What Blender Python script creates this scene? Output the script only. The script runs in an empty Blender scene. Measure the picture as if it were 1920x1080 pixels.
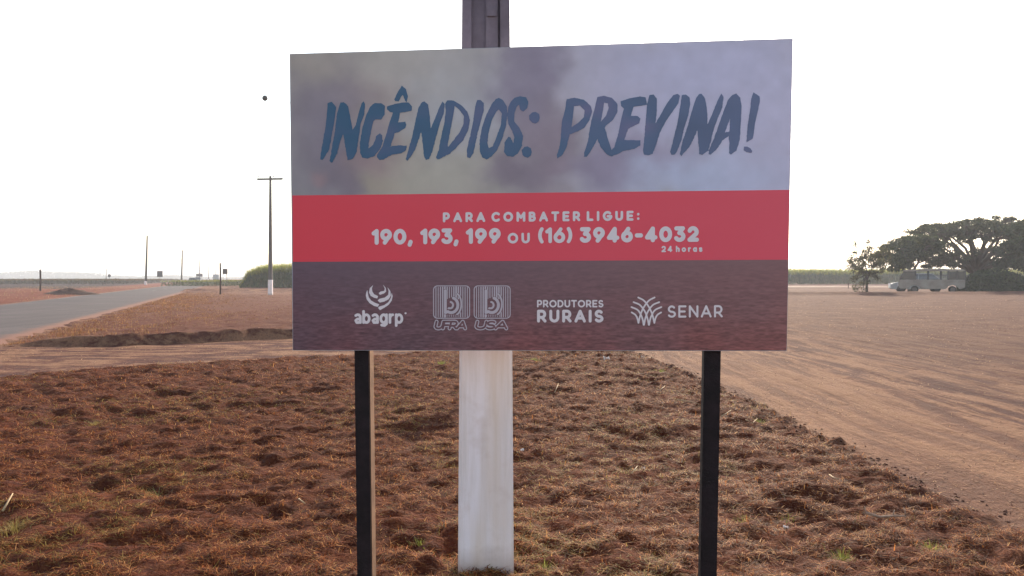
import bpy, math, random
import numpy as np
from mathutils import Vector, Matrix
R = math.radians
rnd = random.Random(7)
rng = np.random.default_rng(11)
sc = bpy.context.scene
COL = sc.collection

# ---------------------------------------------------------------- camera
F = 1500.0; CX = 960.0; HY = 521.0; CAMZ = 1.6      # focal in photo pixels, horizon row, eye height
cd = bpy.data.cameras.new('camera'); cam = bpy.data.objects.new('camera', cd); COL.objects.link(cam)
cam.location = (0, 0, CAMZ); cam.rotation_euler = (R(90), 0, 0)
cd.sensor_width = 36.0; cd.lens = 36.0 * F / 1920.0
cd.shift_y = -(540.0 - HY) / 1920.0
cd.clip_start = 0.05; cd.clip_end = 6000
sc.camera = cam
# ---------------------------------------------------------------- world, sun, exposure
SUN_AZ = 14.5; SUN_EL = 24.0                        # azimuth to the right of the view axis (+Y)
w = bpy.data.worlds.new('World'); sc.world = w; w.use_nodes = True
nt = w.node_tree; bg = nt.nodes['Background']
sky = nt.nodes.new('ShaderNodeTexSky'); sky.sky_type = 'NISHITA'; sky.sun_disc = False
sky.sun_elevation = R(SUN_EL); sky.sun_rotation = R(SUN_AZ)
sky.air_density = 1.5; sky.dust_density = 2.0; sky.ozone_density = 3.0; sky.altitude = 500
hs_ = nt.nodes.new('ShaderNodeHueSaturation'); hs_.inputs['Saturation'].default_value = .62
nt.links.new(sky.outputs[0], hs_.inputs['Color']); nt.links.new(hs_.outputs[0], bg.inputs[0]); bg.inputs[1].default_value = 0.15
sl = bpy.data.lights.new('sun', 'SUN'); sl.energy = 4.2; sl.angle = R(0.6); sl.color = (1, 0.82, 0.62)
so = bpy.data.objects.new('sun', sl); COL.objects.link(so)
sd = Vector((math.sin(R(SUN_AZ)) * math.cos(R(SUN_EL)), math.cos(R(SUN_AZ)) * math.cos(R(SUN_EL)), math.sin(R(SUN_EL))))
so.rotation_euler = sd.to_track_quat('Z', 'Y').to_euler()
sc.view_settings.view_transform = 'Standard'; sc.view_settings.look = 'None'
sc.view_settings.exposure = 0.95; sc.view_settings.gamma = 1.0; sc.view_settings.use_curve_mapping = False
sc.render.engine = 'CYCLES'; sc.cycles.use_denoising = True
sc.cycles.max_bounces = 6; sc.cycles.volume_bounces = 1; sc.cycles.transparent_max_bounces = 12
sc.cycles.sample_clamp_indirect = 6

# ---------------------------------------------------------------- helpers
def G(px, py, z=0.0):
    """a photo pixel to the ground point under it (metres)"""
    D = (CAMZ - z) * F / (py - HY); return ((px - CX) / F * D, D)
def lin(c):
    c = np.asarray(c, float) / 255.0
    return np.where(c <= .04045, c / 12.92, ((c + .055) / 1.055) ** 2.4)
def vnoise(x, y, seed=0):
    xi = np.floor(x).astype(np.int64); yi = np.floor(y).astype(np.int64); xf = x - xi; yf = y - yi
    def h(a, b):
        n = (a * 374761393 + b * 668265263 + seed * 974634777) & 0xffffffff
        n = ((n ^ (n >> 13)) * 1274126177) & 0xffffffff
        return ((n ^ (n >> 16)) & 0xffff) / 65535.0
    u = xf * xf * (3 - 2 * xf); v = yf * yf * (3 - 2 * yf)
    return (h(xi, yi) * (1 - u) + h(xi + 1, yi) * u) * (1 - v) + (h(xi, yi + 1) * (1 - u) + h(xi + 1, yi + 1) * u) * v
def fbm(x, y, o=4, seed=0):
    s = 0; a = .5; t = 0
    for i in range(o):
        s = s + a * vnoise(x * 2 ** i, y * 2 ** i, seed + i * 17); t += a; a *= .5
    return s / t
def sstep(a, b, x):
    t = np.clip((x - a) / (b - a), 0, 1); return t * t * (3 - 2 * t)
def tag(o, label=None, cat=None, group=None, kind=None):
    if label: o['label'] = label
    if cat: o['category'] = cat
    if group: o['group'] = group
    if kind: o['kind'] = kind
    return o
def thing(name, loc, label, cat, group=None):
    o = bpy.data.objects.new(name, None); COL.objects.link(o); o.location = loc; o.empty_display_size = .2
    return tag(o, label, cat, group)
def link(name, me, mat, parent=None, loc=(0, 0, 0)):
    """mesh given in the parent's axes; parent location already subtracted by the caller"""
    o = bpy.data.objects.new(name, me); COL.objects.link(o); o.location = loc
    if mat: me.materials.append(mat)
    if parent: o.parent = parent
    return o
def npmesh(name, V, Fq, smooth=False):
    """V (n,3), Fq (m,k) constant k faces"""
    me = bpy.data.meshes.new(name); V = np.asarray(V, np.float32); Fq = np.asarray(Fq, np.int32)
    k = Fq.shape[1]; m = len(Fq)
    me.vertices.add(len(V)); me.vertices.foreach_set('co', V.ravel())
    me.loops.add(m * k); me.loops.foreach_set('vertex_index', Fq.ravel())
    me.polygons.add(m); me.polygons.foreach_set('loop_start', np.arange(0, m * k, k, dtype=np.int32))
    me.polygons.foreach_set('loop_total', np.full(m, k, np.int32))
    if smooth: me.polygons.foreach_set('use_smooth', np.ones(m, bool))
    me.update(calc_edges=True); me.validate(); return me
def setcol(me, C, name='Col'):
    a = me.color_attributes.new(name, 'FLOAT_COLOR', 'POINT')
    C = np.asarray(C, np.float32)
    if C.shape[1] == 3: C = np.hstack([C, np.ones((len(C), 1), np.float32)])
    a.data.foreach_set('color', C.ravel())

class MB:
    def __init__(s): s.v = []; s.f = []
    def add(s, V, Fs):
        n = len(s.v); s.v += [tuple(p) for p in V]; s.f += [tuple(i + n for i in f) for f in Fs]; return s
    def box(s, x0, x1, y0, y1, z0, z1, M=None):
        V = [(x, y, z) for z in (z0, z1) for y in (y0, y1) for x in (x0, x1)]
        if M is not None: V = [M @ Vector(p) for p in V]
        return s.add(V, [(0, 2, 3, 1), (4, 5, 7, 6), (0, 1, 5, 4), (2, 6, 7, 3), (0, 4, 6, 2), (1, 3, 7, 5)])
    def tube(s, pts, rad, n=8):
        pts = [Vector(p) for p in pts]
        if not hasattr(rad, '__len__'): rad = [rad] * len(pts)
        V = []; up = Vector((0.13, 0.31, .94))
        for i, p in enumerate(pts):
            t = (pts[min(i + 1, len(pts) - 1)] - pts[max(i - 1, 0)]).normalized()
            a = t.cross(up)
            if a.length < .05: a = t.cross(Vector((1, 0, 0)))
            a.normalize(); b = t.cross(a)
            for k in range(n):
                an = 2 * math.pi * k / n; V.append(p + (a * math.cos(an) + b * math.sin(an)) * rad[i])
        Fs = [(i * n + k, i * n + (k + 1) % n, (i + 1) * n + (k + 1) % n, (i + 1) * n + k) for i in range(len(pts) - 1) for k in range(n)]
        Fs += [tuple(range(n)), tuple((len(pts) - 1) * n + k for k in reversed(range(n)))]
        return s.add(V, Fs)
    def prism(s, prof, x0, x1, axis='x'):
        n = len(prof)
        if axis == 'x': V = [(x0, a, b) for a, b in prof] + [(x1, a, b) for a, b in prof]
        elif axis == 'y': V = [(a, x0, b) for a, b in prof] + [(a, x1, b) for a, b in prof]
        else: V = [(a, b, x0) for a, b in prof] + [(a, b, x1) for a, b in prof]
        Fs = [(i, (i + 1) % n, n + (i + 1) % n, n + i) for i in range(n)] + [tuple(reversed(range(n))), tuple(range(n, 2 * n))]
        return s.add(V, Fs)
    def ball(s, c, r, n=12, sz=1.0):
        V = [(c[0], c[1], c[2] + r * sz)]; m = n // 2
        for i in range(1, m):
            for k in range(n):
                a = math.pi * i / m; b = 2 * math.pi * k / n
                V.append((c[0] + r * math.sin(a) * math.cos(b), c[1] + r * math.sin(a) * math.sin(b), c[2] + r * sz * math.cos(a)))
        V.append((c[0], c[1], c[2] - r * sz)); L = len(V) - 1
        Fs = [(0, 1 + k, 1 + (k + 1) % n) for k in range(n)]
        for i in range(m - 2):
            for k in range(n): Fs.append((1 + i * n + k, 1 + (i + 1) * n + k, 1 + (i + 1) * n + (k + 1) % n, 1 + i * n + (k + 1) % n))
        Fs += [(L, 1 + (m - 2) * n + (k + 1) % n, 1 + (m - 2) * n + k) for k in range(n)]
        return s.add(V, Fs)
    def build(s, name, mat, parent=None, M=None, smooth=False, bevel=0, off=(0, 0, 0)):
        me = bpy.data.meshes.new(name)
        V = [tuple(M @ Vector(p)) for p in s.v] if M is not None else s.v
        V = [(p[0] - off[0], p[1] - off[1], p[2] - off[2]) for p in V]
        me.from_pydata(V, [], s.f); me.update(); me.validate()
        import bmesh
        b = bmesh.new(); b.from_mesh(me); bmesh.ops.recalc_face_normals(b, faces=b.faces)
        if bevel: bmesh.ops.bevel(b, geom=list(b.edges), offset=bevel, segments=2, affect='EDGES', clamp_overlap=True)
        b.to_mesh(me); b.free()
        if smooth: me.polygons.foreach_set('use_smooth', np.ones(len(me.polygons), bool))
        return link(name, me, mat, parent)

# ---------------------------------------------------------------- materials
def newmat(name):
    m = bpy.data.materials.new(name); m.use_nodes = True
    return m, m.node_tree, m.node_tree.nodes['Principled BSDF']
def noise(nt, scale, detail=4, rough=.55, vec=None, dist=0):
    n = nt.nodes.new('ShaderNodeTexNoise'); n.inputs['Scale'].default_value = scale; n.inputs['Detail'].default_value = detail
    n.inputs['Roughness'].default_value = rough; n.inputs['Distortion'].default_value = dist
    if vec is not None: nt.links.new(vec, n.inputs['Vector'])
    return n.outputs['Fac']
def pos(nt, sx=1, sy=1, sz=1, rz=0):
    g = nt.nodes.new('ShaderNodeNewGeometry'); mp = nt.nodes.new('ShaderNodeMapping')
    mp.inputs['Scale'].default_value = (sx, sy, sz); mp.inputs['Rotation'].default_value = (0, 0, rz)
    nt.links.new(g.outputs['Position'], mp.inputs['Vector']); return mp.outputs[0]
def ramp(nt, fac, stops):
    r = nt.nodes.new('ShaderNodeValToRGB'); nt.links.new(fac, r.inputs[0]); e = r.color_ramp.elements
    while len(e) < len(stops): e.new(.5)
    for i, (p, c) in enumerate(stops): e[i].position = p; e[i].color = (c[0], c[1], c[2], 1) if hasattr(c, '__len__') else (c, c, c, 1)
    return r.outputs[0]
def mix(nt, fac, a, b, mode='MIX'):
    m = nt.nodes.new('ShaderNodeMix'); m.data_type = 'RGBA'; m.blend_type = mode
    for k, v in ((0, fac), (6, a), (7, b)):
        if isinstance(v, bpy.types.NodeSocket): nt.links.new(v, m.inputs[k])
        elif k == 0: m.inputs[0].default_value = v
        else: m.inputs[k].default_value = (*v, 1)
    return m.outputs[2]
def math_(nt, op, a, b=None):
    m = nt.nodes.new('ShaderNodeMath'); m.operation = op
    for k, v in ((0, a), (1, b)):
        if v is None: continue
        if isinstance(v, bpy.types.NodeSocket): nt.links.new(v, m.inputs[k])
        else: m.inputs[k].default_value = v
    return m.outputs[0]
def bump(nt, b, h, strength, dist):
    n = nt.nodes.new('ShaderNodeBump'); n.inputs['Strength'].default_value = strength; n.inputs['Distance'].default_value = dist
    nt.links.new(h, n.inputs['Height']); nt.links.new(n.outputs[0], b.inputs['Normal'])
def simple(name, c, rough=.7, var=.25, scale=6, metal=0, bmp=0, c2=None, spec=.3):
    m, nt, b = newmat(name)
    nz = noise(nt, scale, 5, .6, pos(nt))
    c2 = c2 or tuple(x * (1 - var) for x in c)
    nt.links.new(ramp(nt, nz, [(.35, c2), (.65, c)]), b.inputs['Base Color'])
    b.inputs['Roughness'].default_value = rough; b.inputs['Metallic'].default_value = metal; b.inputs['Specular IOR Level'].default_value = spec
    if bmp: bump(nt, b, noise(nt, scale * 6, 4, .6, pos(nt)), bmp, .01)
    return m
def leafmat(name, transl=.45, rough=.7, tint=(1, 1, 1)):
    m, nt, b = newmat(name)
    at = nt.nodes.new('ShaderNodeAttribute'); at.attribute_name = 'Col'
    c = mix(nt, 1.0, at.outputs['Color'], tint, 'MULTIPLY')
    nt.links.new(c, b.inputs['Base Color']); b.inputs['Roughness'].default_value = rough; b.inputs['Specular IOR Level'].default_value = .15
    t = nt.nodes.new('ShaderNodeBsdfTranslucent'); nt.links.new(c, t.inputs[0])
    mx = nt.nodes.new('ShaderNodeMixShader'); mx.inputs[0].default_value = transl
    nt.links.new(b.outputs[0], mx.inputs[1]); nt.links.new(t.outputs[0], mx.inputs[2])
    nt.links.new(mx.outputs[0], nt.nodes['Material Output'].inputs[0]); return m
def colmat(name, rough=.5, spec=.3, tint=(1, 1, 1)):
    m, nt, b = newmat(name)
    at = nt.nodes.new('ShaderNodeAttribute'); at.attribute_name = 'Col'
    nt.links.new(mix(nt, 1.0, at.outputs['Color'], tint, 'MULTIPLY'), b.inputs['Base Color'])
    b.inputs['Roughness'].default_value = rough; b.inputs['Specular IOR Level'].default_value = spec; return m

# ---------------------------------------------------------------- terrain
PATCH = np.array([(-30, -12), (-30, 9.0), (-12, 11.2), (-8.26, 12.9), (-7.2, 14.2), (-4.3, 15.9), (-1.15, 17.3), (2.4, 17.7), (2.95, 12.4), (3.1, 8.6),
                  (3.2, 6.5), (3.17, 4.96), (3.2, 2), (3.3, -12)], float)
def polysd(x, y, P):
    """signed distance, positive inside"""
    d = np.full(x.shape, 1e9); ins = np.zeros(x.shape, bool); n = len(P)
    for i in range(n):
        a = P[i]; b = P[(i + 1) % n]; e = b - a
        t = np.clip(((x - a[0]) * e[0] + (y - a[1]) * e[1]) / (e @ e), 0, 1)
        d = np.minimum(d, (x - a[0] - t * e[0]) ** 2 + (y - a[1] - t * e[1]) ** 2)
        c = ((a[1] > y) != (b[1] > y)) & (x < (b[0] - a[0]) * (y - a[1]) / (b[1] - a[1] + 1e-12) + a[0]); ins ^= c
    return np.where(ins, 1, -1) * np.sqrt(d)
RW = 8.3
def road_r(y): return -12.4 - .345 * (y - 19.4)
BX = np.array([-60, -11.2, -9.4, -7.5, -5.9, -2, 4, 12, 300.]); BY = np.array([18.4, 18.5, 18.7, 20.0, 21.2, 23.0, 25, 26, 27.])
def terrain(x, y, fine=True):
    """height and region masks (thatch, verge)"""
    jag = (fbm(x * .9, y * .9, 3, 5) - .5)
    sdp = polysd(x, y, PATCH) + jag * .28 + (fbm(x * 3.5, y * 3.5, 3, 6) - .5) * .24
    th = sstep(-.12, .12, sdp)
    lump = (fbm(x * 1.1 + 9, y * 1.6, 3, 3) - .5) * .30 + (fbm(x * 3.2 + 2, y * 4.2, 3, 33) - .5) * .40 + (fbm(x * 8.5 + 2, y * 9.5, 3, 34) - .5) * .58
    hole = np.maximum(0, fbm(x * 1.9 + 3, y * 2.3, 3, 31) - .63) * 1.0
    h = th * (.03 + lump * .18 - hole * .38)
    h = h + (1 - th) * ((fbm(x * .8, y * .8, 3, 8) - .5) * .035 + (fbm(x * 2.6, y * .35, 3, 9) - .5) * .085 * sstep(3, 4.4, x) * (1 - sstep(20, 40, y)))
    # low clods along the edge of the mown patch
    edge = np.exp(-(sdp / .09) ** 2) * sstep(1, 2.2, x)
    h = h + edge * (fbm(x * 9, y * 7, 3, 77) - .42) * .13
    # raised, step-edged verge beyond the dirt track on the left
    by = np.interp(x, BX, BY) + (fbm(x * .9, y * .3, 4, 41) - .5) * .9 + (fbm(x * 5, y * 2, 2, 42) - .5) * .4
    taper = sstep(-12.2, -10.2, x) * (1 - sstep(0, 7, x)) * (1 - sstep(26, 55, y))
    up = sstep(0, .16, y - by)
    h = h + up * taper * (.26 + (fbm(x * .9, y * .9, 3, 12) - .5) * .12)
    h = h + up * (1 - sstep(25, 60, y)) * (1 - sstep(3, 8, x)) * (fbm(x * 2.2, y * 2.2, 3, 14) - .5) * .12
    rr = road_r(y); dr = x - rr
    # berm casting the second dark line, mid distance left
    bm = np.exp(-((y - (92 - .05 * (x + 36))) / 2.2) ** 2) * sstep(-42, -36, x) * (1 - sstep(-15, -5, x))
    h = h + bm * .38
    # low berm at the far edge of the dirt yard, right
    yb = np.interp(x, [18, 26, 42, 57, 80], [73, 74, 77, 80, 84.])
    h = h + np.exp(-((y - yb) / 1.1) ** 2) * sstep(14, 22, x) * (.20 + .16 * fbm(x * .4, y * .2, 2, 3))
    vg = sstep(.0, .5, y - by) * (1 - sstep(60, 95, y)) * (1 - sstep(5, 10, x)) * sstep(0, .6, dr)
    left = sstep(0, 1, -dr - RW)
    h = h + left * ((fbm(x * .3, y * .3, 3, 19) - .5) * .5 * (1 - sstep(90, 160, y)))
    cor = sstep(-1.0, -.02, dr) + sstep(-1.0, -.02, -dr - RW)
    cor = np.clip(cor, 0, 1)
    h = h * cor + (1 - cor) * (-.05)
    h = h * (1 - sstep(300, 500, np.hypot(x, y)))
    return h, th, vg, left
def hz(x, y):
    return float(terrain(np.array([float(x)]), np.array([float(y)]))[0][0])

def axis(lo, hi, n, a, c):
    u = np.linspace(math.asinh((lo - c) / a), math.asinh((hi - c) / a), n); return c + a * np.sinh(u)
gx = axis(-2600, 2600, 1500, 4.5, 0.0); gy = np.concatenate([np.linspace(-400, -6, 40), axis(-5.5, 2600, 1500, 4.5, 6.0)])
X, Y = np.meshgrid(gx, gy); H, TH, VG, LF = terrain(X, Y)
V = np.stack([X, Y, H], -1).reshape(-1, 3); ny, nx = X.shape
idx = np.arange(ny * nx).reshape(ny, nx)
Fq = np.stack([idx[:-1, :-1], idx[:-1, 1:], idx[1:, 1:], idx[1:, :-1]], -1).reshape(-1, 4)
gm = npmesh('ground', V, Fq, True)
setcol(gm, np.stack([TH, VG, LF], -1).reshape(-1, 3))
FD = LF * sstep(108, 122, Y + (fbm(X * .1, Y * .1, 3, 3) - .5) * 12) * sstep(16, 20, road_r(Y) - X); setcol(gm, np.stack([FD, FD, FD], -1).reshape(-1, 3), 'Field')
m, nt, b = newmat('red_earth')
at = nt.nodes.new('ShaderNodeAttribute'); at.attribute_name = 'Col'
sep = nt.nodes.new('ShaderNodeSeparateColor'); nt.links.new(at.outputs['Color'], sep.inputs[0])
n1 = noise(nt, .35, 6, .6, pos(nt)); n2 = noise(nt, 3.0, 6, .65, pos(nt)); n3 = noise(nt, 22, 5, .7, pos(nt))
stx = noise(nt, 1.0, 6, .68, pos(nt, 3.4, .30, 1, R(3)), .5); sty = noise(nt, 1.0, 6, .7, pos(nt, .42, 1.0, 1, R(-6)), 1.3)
sepx = nt.nodes.new('ShaderNodeSeparateXYZ'); nt.links.new(pos(nt), sepx.inputs[0])
mr = nt.nodes.new('ShaderNodeMapRange'); nt.links.new(sepx.outputs[1], mr.inputs[0]); mr.inputs[1].default_value = 17; mr.inputs[2].default_value = 38
mr2 = nt.nodes.new('ShaderNodeMapRange'); nt.links.new(sepx.outputs[0], mr2.inputs[0]); mr2.inputs[1].default_value = 2.5; mr2.inputs[2].default_value = -1
stf = mix(nt, math_(nt, 'MAXIMUM', mr.outputs[0], mr2.outputs[0]), stx, sty)
dirt = ramp(nt, n1, [(.3, (.098, .036, .027)), (.7, (.135, .051, .037))])
m4 = noise(nt, 1.1, 6, .7, pos(nt, 1, .55, 1), .4); m5 = noise(nt, 7, 5, .75, pos(nt))
stf = math_(nt, 'ADD', math_(nt, 'MULTIPLY', stf, .60), math_(nt, 'ADD', math_(nt, 'MULTIPLY', m4, .22), math_(nt, 'MULTIPLY', m5, .18)))
dirt = mix(nt, ramp(nt, stf, [(.47, 0), (.54, .9)]), dirt, (.31, .165, .097))
dirt = mix(nt, ramp(nt, stf, [(.42, .85), (.485, 0)]), dirt, (.085, .037, .034))
dirt = mix(nt, ramp(nt, n3, [(.36, .55), (.5, 0)]), dirt, (.085, .038, .030))
red = ramp(nt, n2, [(.3, (.15, .044, .028)), (.7, (.22, .075, .046))])
bx_ = math_(nt, 'ABSOLUTE', math_(nt, 'SUBTRACT', math_(nt, 'ADD', sepx.outputs[0], math_(nt, 'MULTIPLY', m4, .8)), 4.4))
far_ = nt.nodes.new('ShaderNodeMapRange'); nt.links.new(math_(nt, 'ADD', sepx.outputs[0], math_(nt, 'MULTIPLY', m4, 3.0)), far_.inputs[0]); far_.inputs[1].default_value = 7.0; far_.inputs[2].default_value = 12.0; far_.inputs[4].default_value = .68
dirt = mix(nt, far_.outputs[0], dirt, (.088, .034, .025))
gb = nt.nodes.new('ShaderNodeMapRange'); nt.links.new(bx_, gb.inputs[0]); gb.inputs[1].default_value = .3; gb.inputs[2].default_value = 1.7; gb.inputs[3].default_value = .45; gb.inputs[4].default_value = 0
dirt = mix(nt, gb.outputs[0], dirt, (.29, .152, .09))
dirt = mix(nt, sep.outputs[2], dirt, red)
verge = ramp(nt, n2, [(.35, (.11, .036, .024)), (.55, (.145, .052, .033)), (.7, (.21, .09, .05))])
thatch = ramp(nt, n2, [(.3, (.045, .012, .007)), (.6, (.105, .026, .012)), (.75, (.17, .050, .022))])
thatch = mix(nt, ramp(nt, n3, [(.45, 0), (.65, .6)]), thatch, (.21, .075, .030))
af = nt.nodes.new('ShaderNodeAttribute'); af.attribute_name = 'Field'; dirt = mix(nt, af.outputs['Fac'], dirt, (.045, .024, .022))
c = mix(nt, sep.outputs[1], dirt, verge); c = mix(nt, sep.outputs[0], c, thatch)
nt.links.new(c, b.inputs['Base Color']); b.inputs['Roughness'].default_value = .95; b.inputs['Specular IOR Level'].default_value = .1
n4 = noise(nt, 70, 3, .6, pos(nt))
hh = math_(nt, 'ADD', math_(nt, 'MULTIPLY', n3, .7), math_(nt, 'ADD', math_(nt, 'MULTIPLY', n2, 1.6), math_(nt, 'MULTIPLY', n4, .25)))
hh = math_(nt, 'ADD', hh, math_(nt, 'MULTIPLY', stf, 3.0))
bump(nt, b, hh, 1.0, .07)
tag(link('ground', gm, m), kind='structure')

# road sheet
ys = np.concatenate([np.linspace(-120, 0, 20), axis(0.5, 1500, 160, 10, 0)]); tt = np.array([0, .025, .08, .2, .35, .5, .65, .8, .92, .975, 1.])
YY, TT = np.meshgrid(ys, tt, indexing='ij'); XX = road_r(YY) - RW * TT + (fbm(YY * 1.3, TT * 0 + 3, 4, 2) - .5) * .7 * ((TT < .01) * 1. + (TT > .99))
ZZ = .02 + .06 * (1 - (2 * TT - 1) ** 2) - .06 * ((TT < .01) | (TT > .99))
Vr = np.stack([XX, YY, ZZ], -1).reshape(-1, 3); ny, nx = XX.shape; idx = np.arange(ny * nx).reshape(ny, nx)
Fr = np.stack([idx[:-1, 1:], idx[:-1, :-1], idx[1:, :-1], idx[1:, 1:]], -1).reshape(-1, 4)
m, nt, b = newmat('asphalt')
a1 = noise(nt, 1.0, 5, .6, pos(nt, 1.4, .12, 1, R(-19))); a2 = noise(nt, 12, 5, .7, pos(nt))
c = ramp(nt, a1, [(.3, (.045, .035, .040)), (.7, (.078, .060, .064))]); c = mix(nt, ramp(nt, a2, [(.5, 0), (.8, .5)]), c, (.20, .14, .12))
at = nt.nodes.new('ShaderNodeAttribute'); at.attribute_name = 'Col'; sp_ = nt.nodes.new('ShaderNodeSeparateColor'); nt.links.new(at.outputs['Color'], sp_.inputs[0])
dn = noise(nt, .9, 5, .7, pos(nt)); c = mix(nt, ramp(nt, noise(nt, .12, 5, .6, pos(nt)), [(.46, 0), (.5, .45)]), c, (.05, .04, .042))
c = mix(nt, ramp(nt, math_(nt, 'ADD', math_(nt, 'MULTIPLY', sp_.outputs[0], .75), math_(nt, 'MULTIPLY', dn, .6)), [(.42, 0), (.85, 1)]), c, (.17, .075, .05))
nt.links.new(c, b.inputs['Base Color']); b.inputs['Roughness'].default_value = .9; b.inputs['Specular IOR Level'].default_value = .2
bump(nt, b, a2, .3, .01)
rme = npmesh('road', Vr, Fr, True); ed = np.clip(1 - np.minimum(TT, 1 - TT) / .10, 0, 1).ravel(); setcol(rme, np.stack([ed, ed, ed], -1))
tag(link('road', rme, m), kind='structure')
m_line = simple('worn_road_paint', (.24, .21, .19), .7, .4, 9)
def line_mesh(t0, t1, y0, y1):
    n = max(3, int((y1 - y0) / 2)); ys = np.linspace(y0, y1, n); P = []
    for y in ys:
        for t in (t0, t1): P.append((road_r(y) - RW * t, y, .02 + .06 * (1 - (2 * t - 1) ** 2) + .006))
    return P, [(2 * i, 2 * i + 2, 2 * i + 3, 2 * i + 1) for i in range(n - 1)]
mb = MB()
mb.add(*line_mesh(.91, .925, 60, 420))
for k in range(20): mb.add(*line_mesh(.494, .506, 94 + k * 14, 94 + k * 14 + 5))
tag(mb.build('road_markings', m_line), kind='structure')

mb = MB(); yy_ = [(30 + 6 * k, 128 + 3 * math.sin(k * .35), 143 + 2 * math.sin(k * .5 + 1)) for k in range(40)]
mb.add([(x, y_, .06) for x, a, b_ in yy_ for y_ in (a, b_)], [(2 * i, 2 * i + 2, 2 * i + 3, 2 * i + 1) for i in range(39)])
tag(mb.build('path', simple('pale_sandy_path', (.34, .22, .18), .95, .25, .5)), kind='structure')

# ---------------------------------------------------------------- the information board
SC = Vector((.10256, 3.8, 1.97078))
YAW, LEAN, ROLL = R(-5.129), R(2.711), R(-.1316)
SR = Matrix.Rotation(YAW, 3, 'Z') @ Matrix.Rotation(LEAN, 3, 'X') @ Matrix.Rotation(ROLL, 3, 'Y')
SU = SR @ Vector((1, 0, 0)); SVv = SR @ Vector((0, 0, 1)); SN = SR @ Vector((0, -1, 0))   # right, up, towards the viewer
camP = Vector((0, 0, CAMZ))
def S(px, py):
    """photo pixel to the board's own (u, v) metres"""
    d = Vector(((px - CX) / F, 1, -(py - HY) / F)); t = (SC - camP).dot(SN) / d.dot(SN)
    q = camP + d * t - SC; return q.dot(SU), q.dot(SVv)
_c = [S(*p) for p in ((543, 101), (1487, 72), (549, 657))]
def Snp(P):
    P = np.asarray(P, float); dx = (P[:, 0] - CX) / F; dz = -(P[:, 1] - HY) / F
    n = np.array(SN); c = np.array(SC) - np.array(camP)
    t = (c @ n) / (dx * n[0] + n[1] + dz * n[2])
    q = np.stack([dx * t, t, dz * t], -1) - c
    return np.stack([q @ np.array(SU), q @ np.array(SVv)], -1)
BASE = Vector((SC.x, SC.y + .06, 0))
def SW(uv, n):
    uv = np.asarray(uv, float); n = np.broadcast_to(n, (len(uv),))
    return (np.array(SC) + uv[:, :1] * np.array(SU) + uv[:, 1:2] * np.array(SVv) + n[:, None] * np.array(SN)) - np.array(BASE)
sign = thing('information_board', BASE, 'large rectangular fire prevention board on two dark posts with a red phone number band', 'billboard')
TL, TR, BR, BL = [S(*p) for p in ((543, 101), (1487, 72), (1475, 658), (549, 657))]
m_alu = simple('sheet_metal', (.42, .42, .46), .45, .2, 8, 0)
front = SW([TL, TR, BR, BL], 0.0); back = SW([TL, TR, BR, BL], -.022)
o = MB().add(list(front) + list(back), [(0, 3, 2, 1), (4, 5, 6, 7), (0, 1, 5, 4), (1, 2, 6, 5), (2, 3, 7, 6), (3, 0, 4, 7)]).build('panel', m_alu, sign)
# posts
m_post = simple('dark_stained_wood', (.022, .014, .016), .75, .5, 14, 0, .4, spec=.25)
m_sunside = simple('sunlit_brown_wood', (.36, .20, .12), .8, .3, 12, 0, .3)  # brown right side of the posts, its sunlit tone put into the wood colour
for (xa, xb, x1a, x1b) in ((664, 694, 670, 698), (1319, 1350, 1312, 1342)):
    # centre line in board coordinates just behind the panel
    k = 1 + .03 / 3.8
    top = Snp([((xa + xb) / 2, 660)])[0]; low = Snp([((x1a + x1b) / 2, 1080)])[0]
    top = top * 1.0; d = (low - top); d /= np.linalg.norm(d); sc_ = 1.010
    a0 = np.array([top[0] * sc_, top[1]]) - d * 1.25; a1 = a0 + d * 3.35
    hw = .0385; sx = np.array([d[1] * -1, d[0]]) * -1; sx = sx if sx[0] > 0 else -sx
    P = []
    for a in (a0, a1):
        for (su, nn) in ((-1, -.0245), (1, -.0245), (1, -.105), (-1, -.105)):
            P.append(SW([a + sx * hw * su], nn)[0])
    MB().add(P, [(0, 1, 2, 3), (7, 6, 5, 4), (0, 4, 5, 1), (1, 5, 6, 2), (2, 6, 7, 3), (3, 7, 4, 0)]).build('post', m_post, sign, bevel=.004); po_ = COL.objects[-1]; po_.data.materials.append(m_sunside)
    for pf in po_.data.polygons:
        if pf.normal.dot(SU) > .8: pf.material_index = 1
# printed bands
ILL = np.array([.435, .50, .545])
def prt(rgb): return np.clip(lin(rgb) / ILL, .005, .85)
def band(name, yT, yB, fn, nu, nv, mat):
    """yT/yB: ((px,py) left, (px,py) right) of the band in the photo"""
    tl, tr, bl, br = S(*yT[0]), S(*yT[1]), S(*yB[0]), S(*yB[1])
    a = np.linspace(0, 1, nu); bb = np.linspace(0, 1, nv); A, B = np.meshgrid(a, bb)
    W = lambda k: ((1 - A) * (1 - B) * tl[k] + A * (1 - B) * tr[k] + (1 - A) * B * bl[k] + A * B * br[k])
    UV = np.stack([W(0), W(1)], -1).reshape(-1, 2)
    PX = ((1 - A) * (1 - B) * yT[0][0] + A * (1 - B) * yT[1][0] + (1 - A) * B * yB[0][0] + A * B * yB[1][0]).ravel()
    PY = ((1 - A) * (1 - B) * yT[0][1] + A * (1 - B) * yT[1][1] + (1 - A) * B * yB[0][1] + A * B * yB[1][1]).ravel()
    idx = np.arange(nu * nv).reshape(nv, nu)
    f = np.stack([idx[1:, :-1], idx[1:, 1:], idx[:-1, 1:], idx[:-1, :-1]], -1).reshape(-1, 4)
    me = npmesh(name, SW(UV, .0015), f); setcol(me, fn(PX, PY)); return link(name, me, mat, sign)
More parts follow.
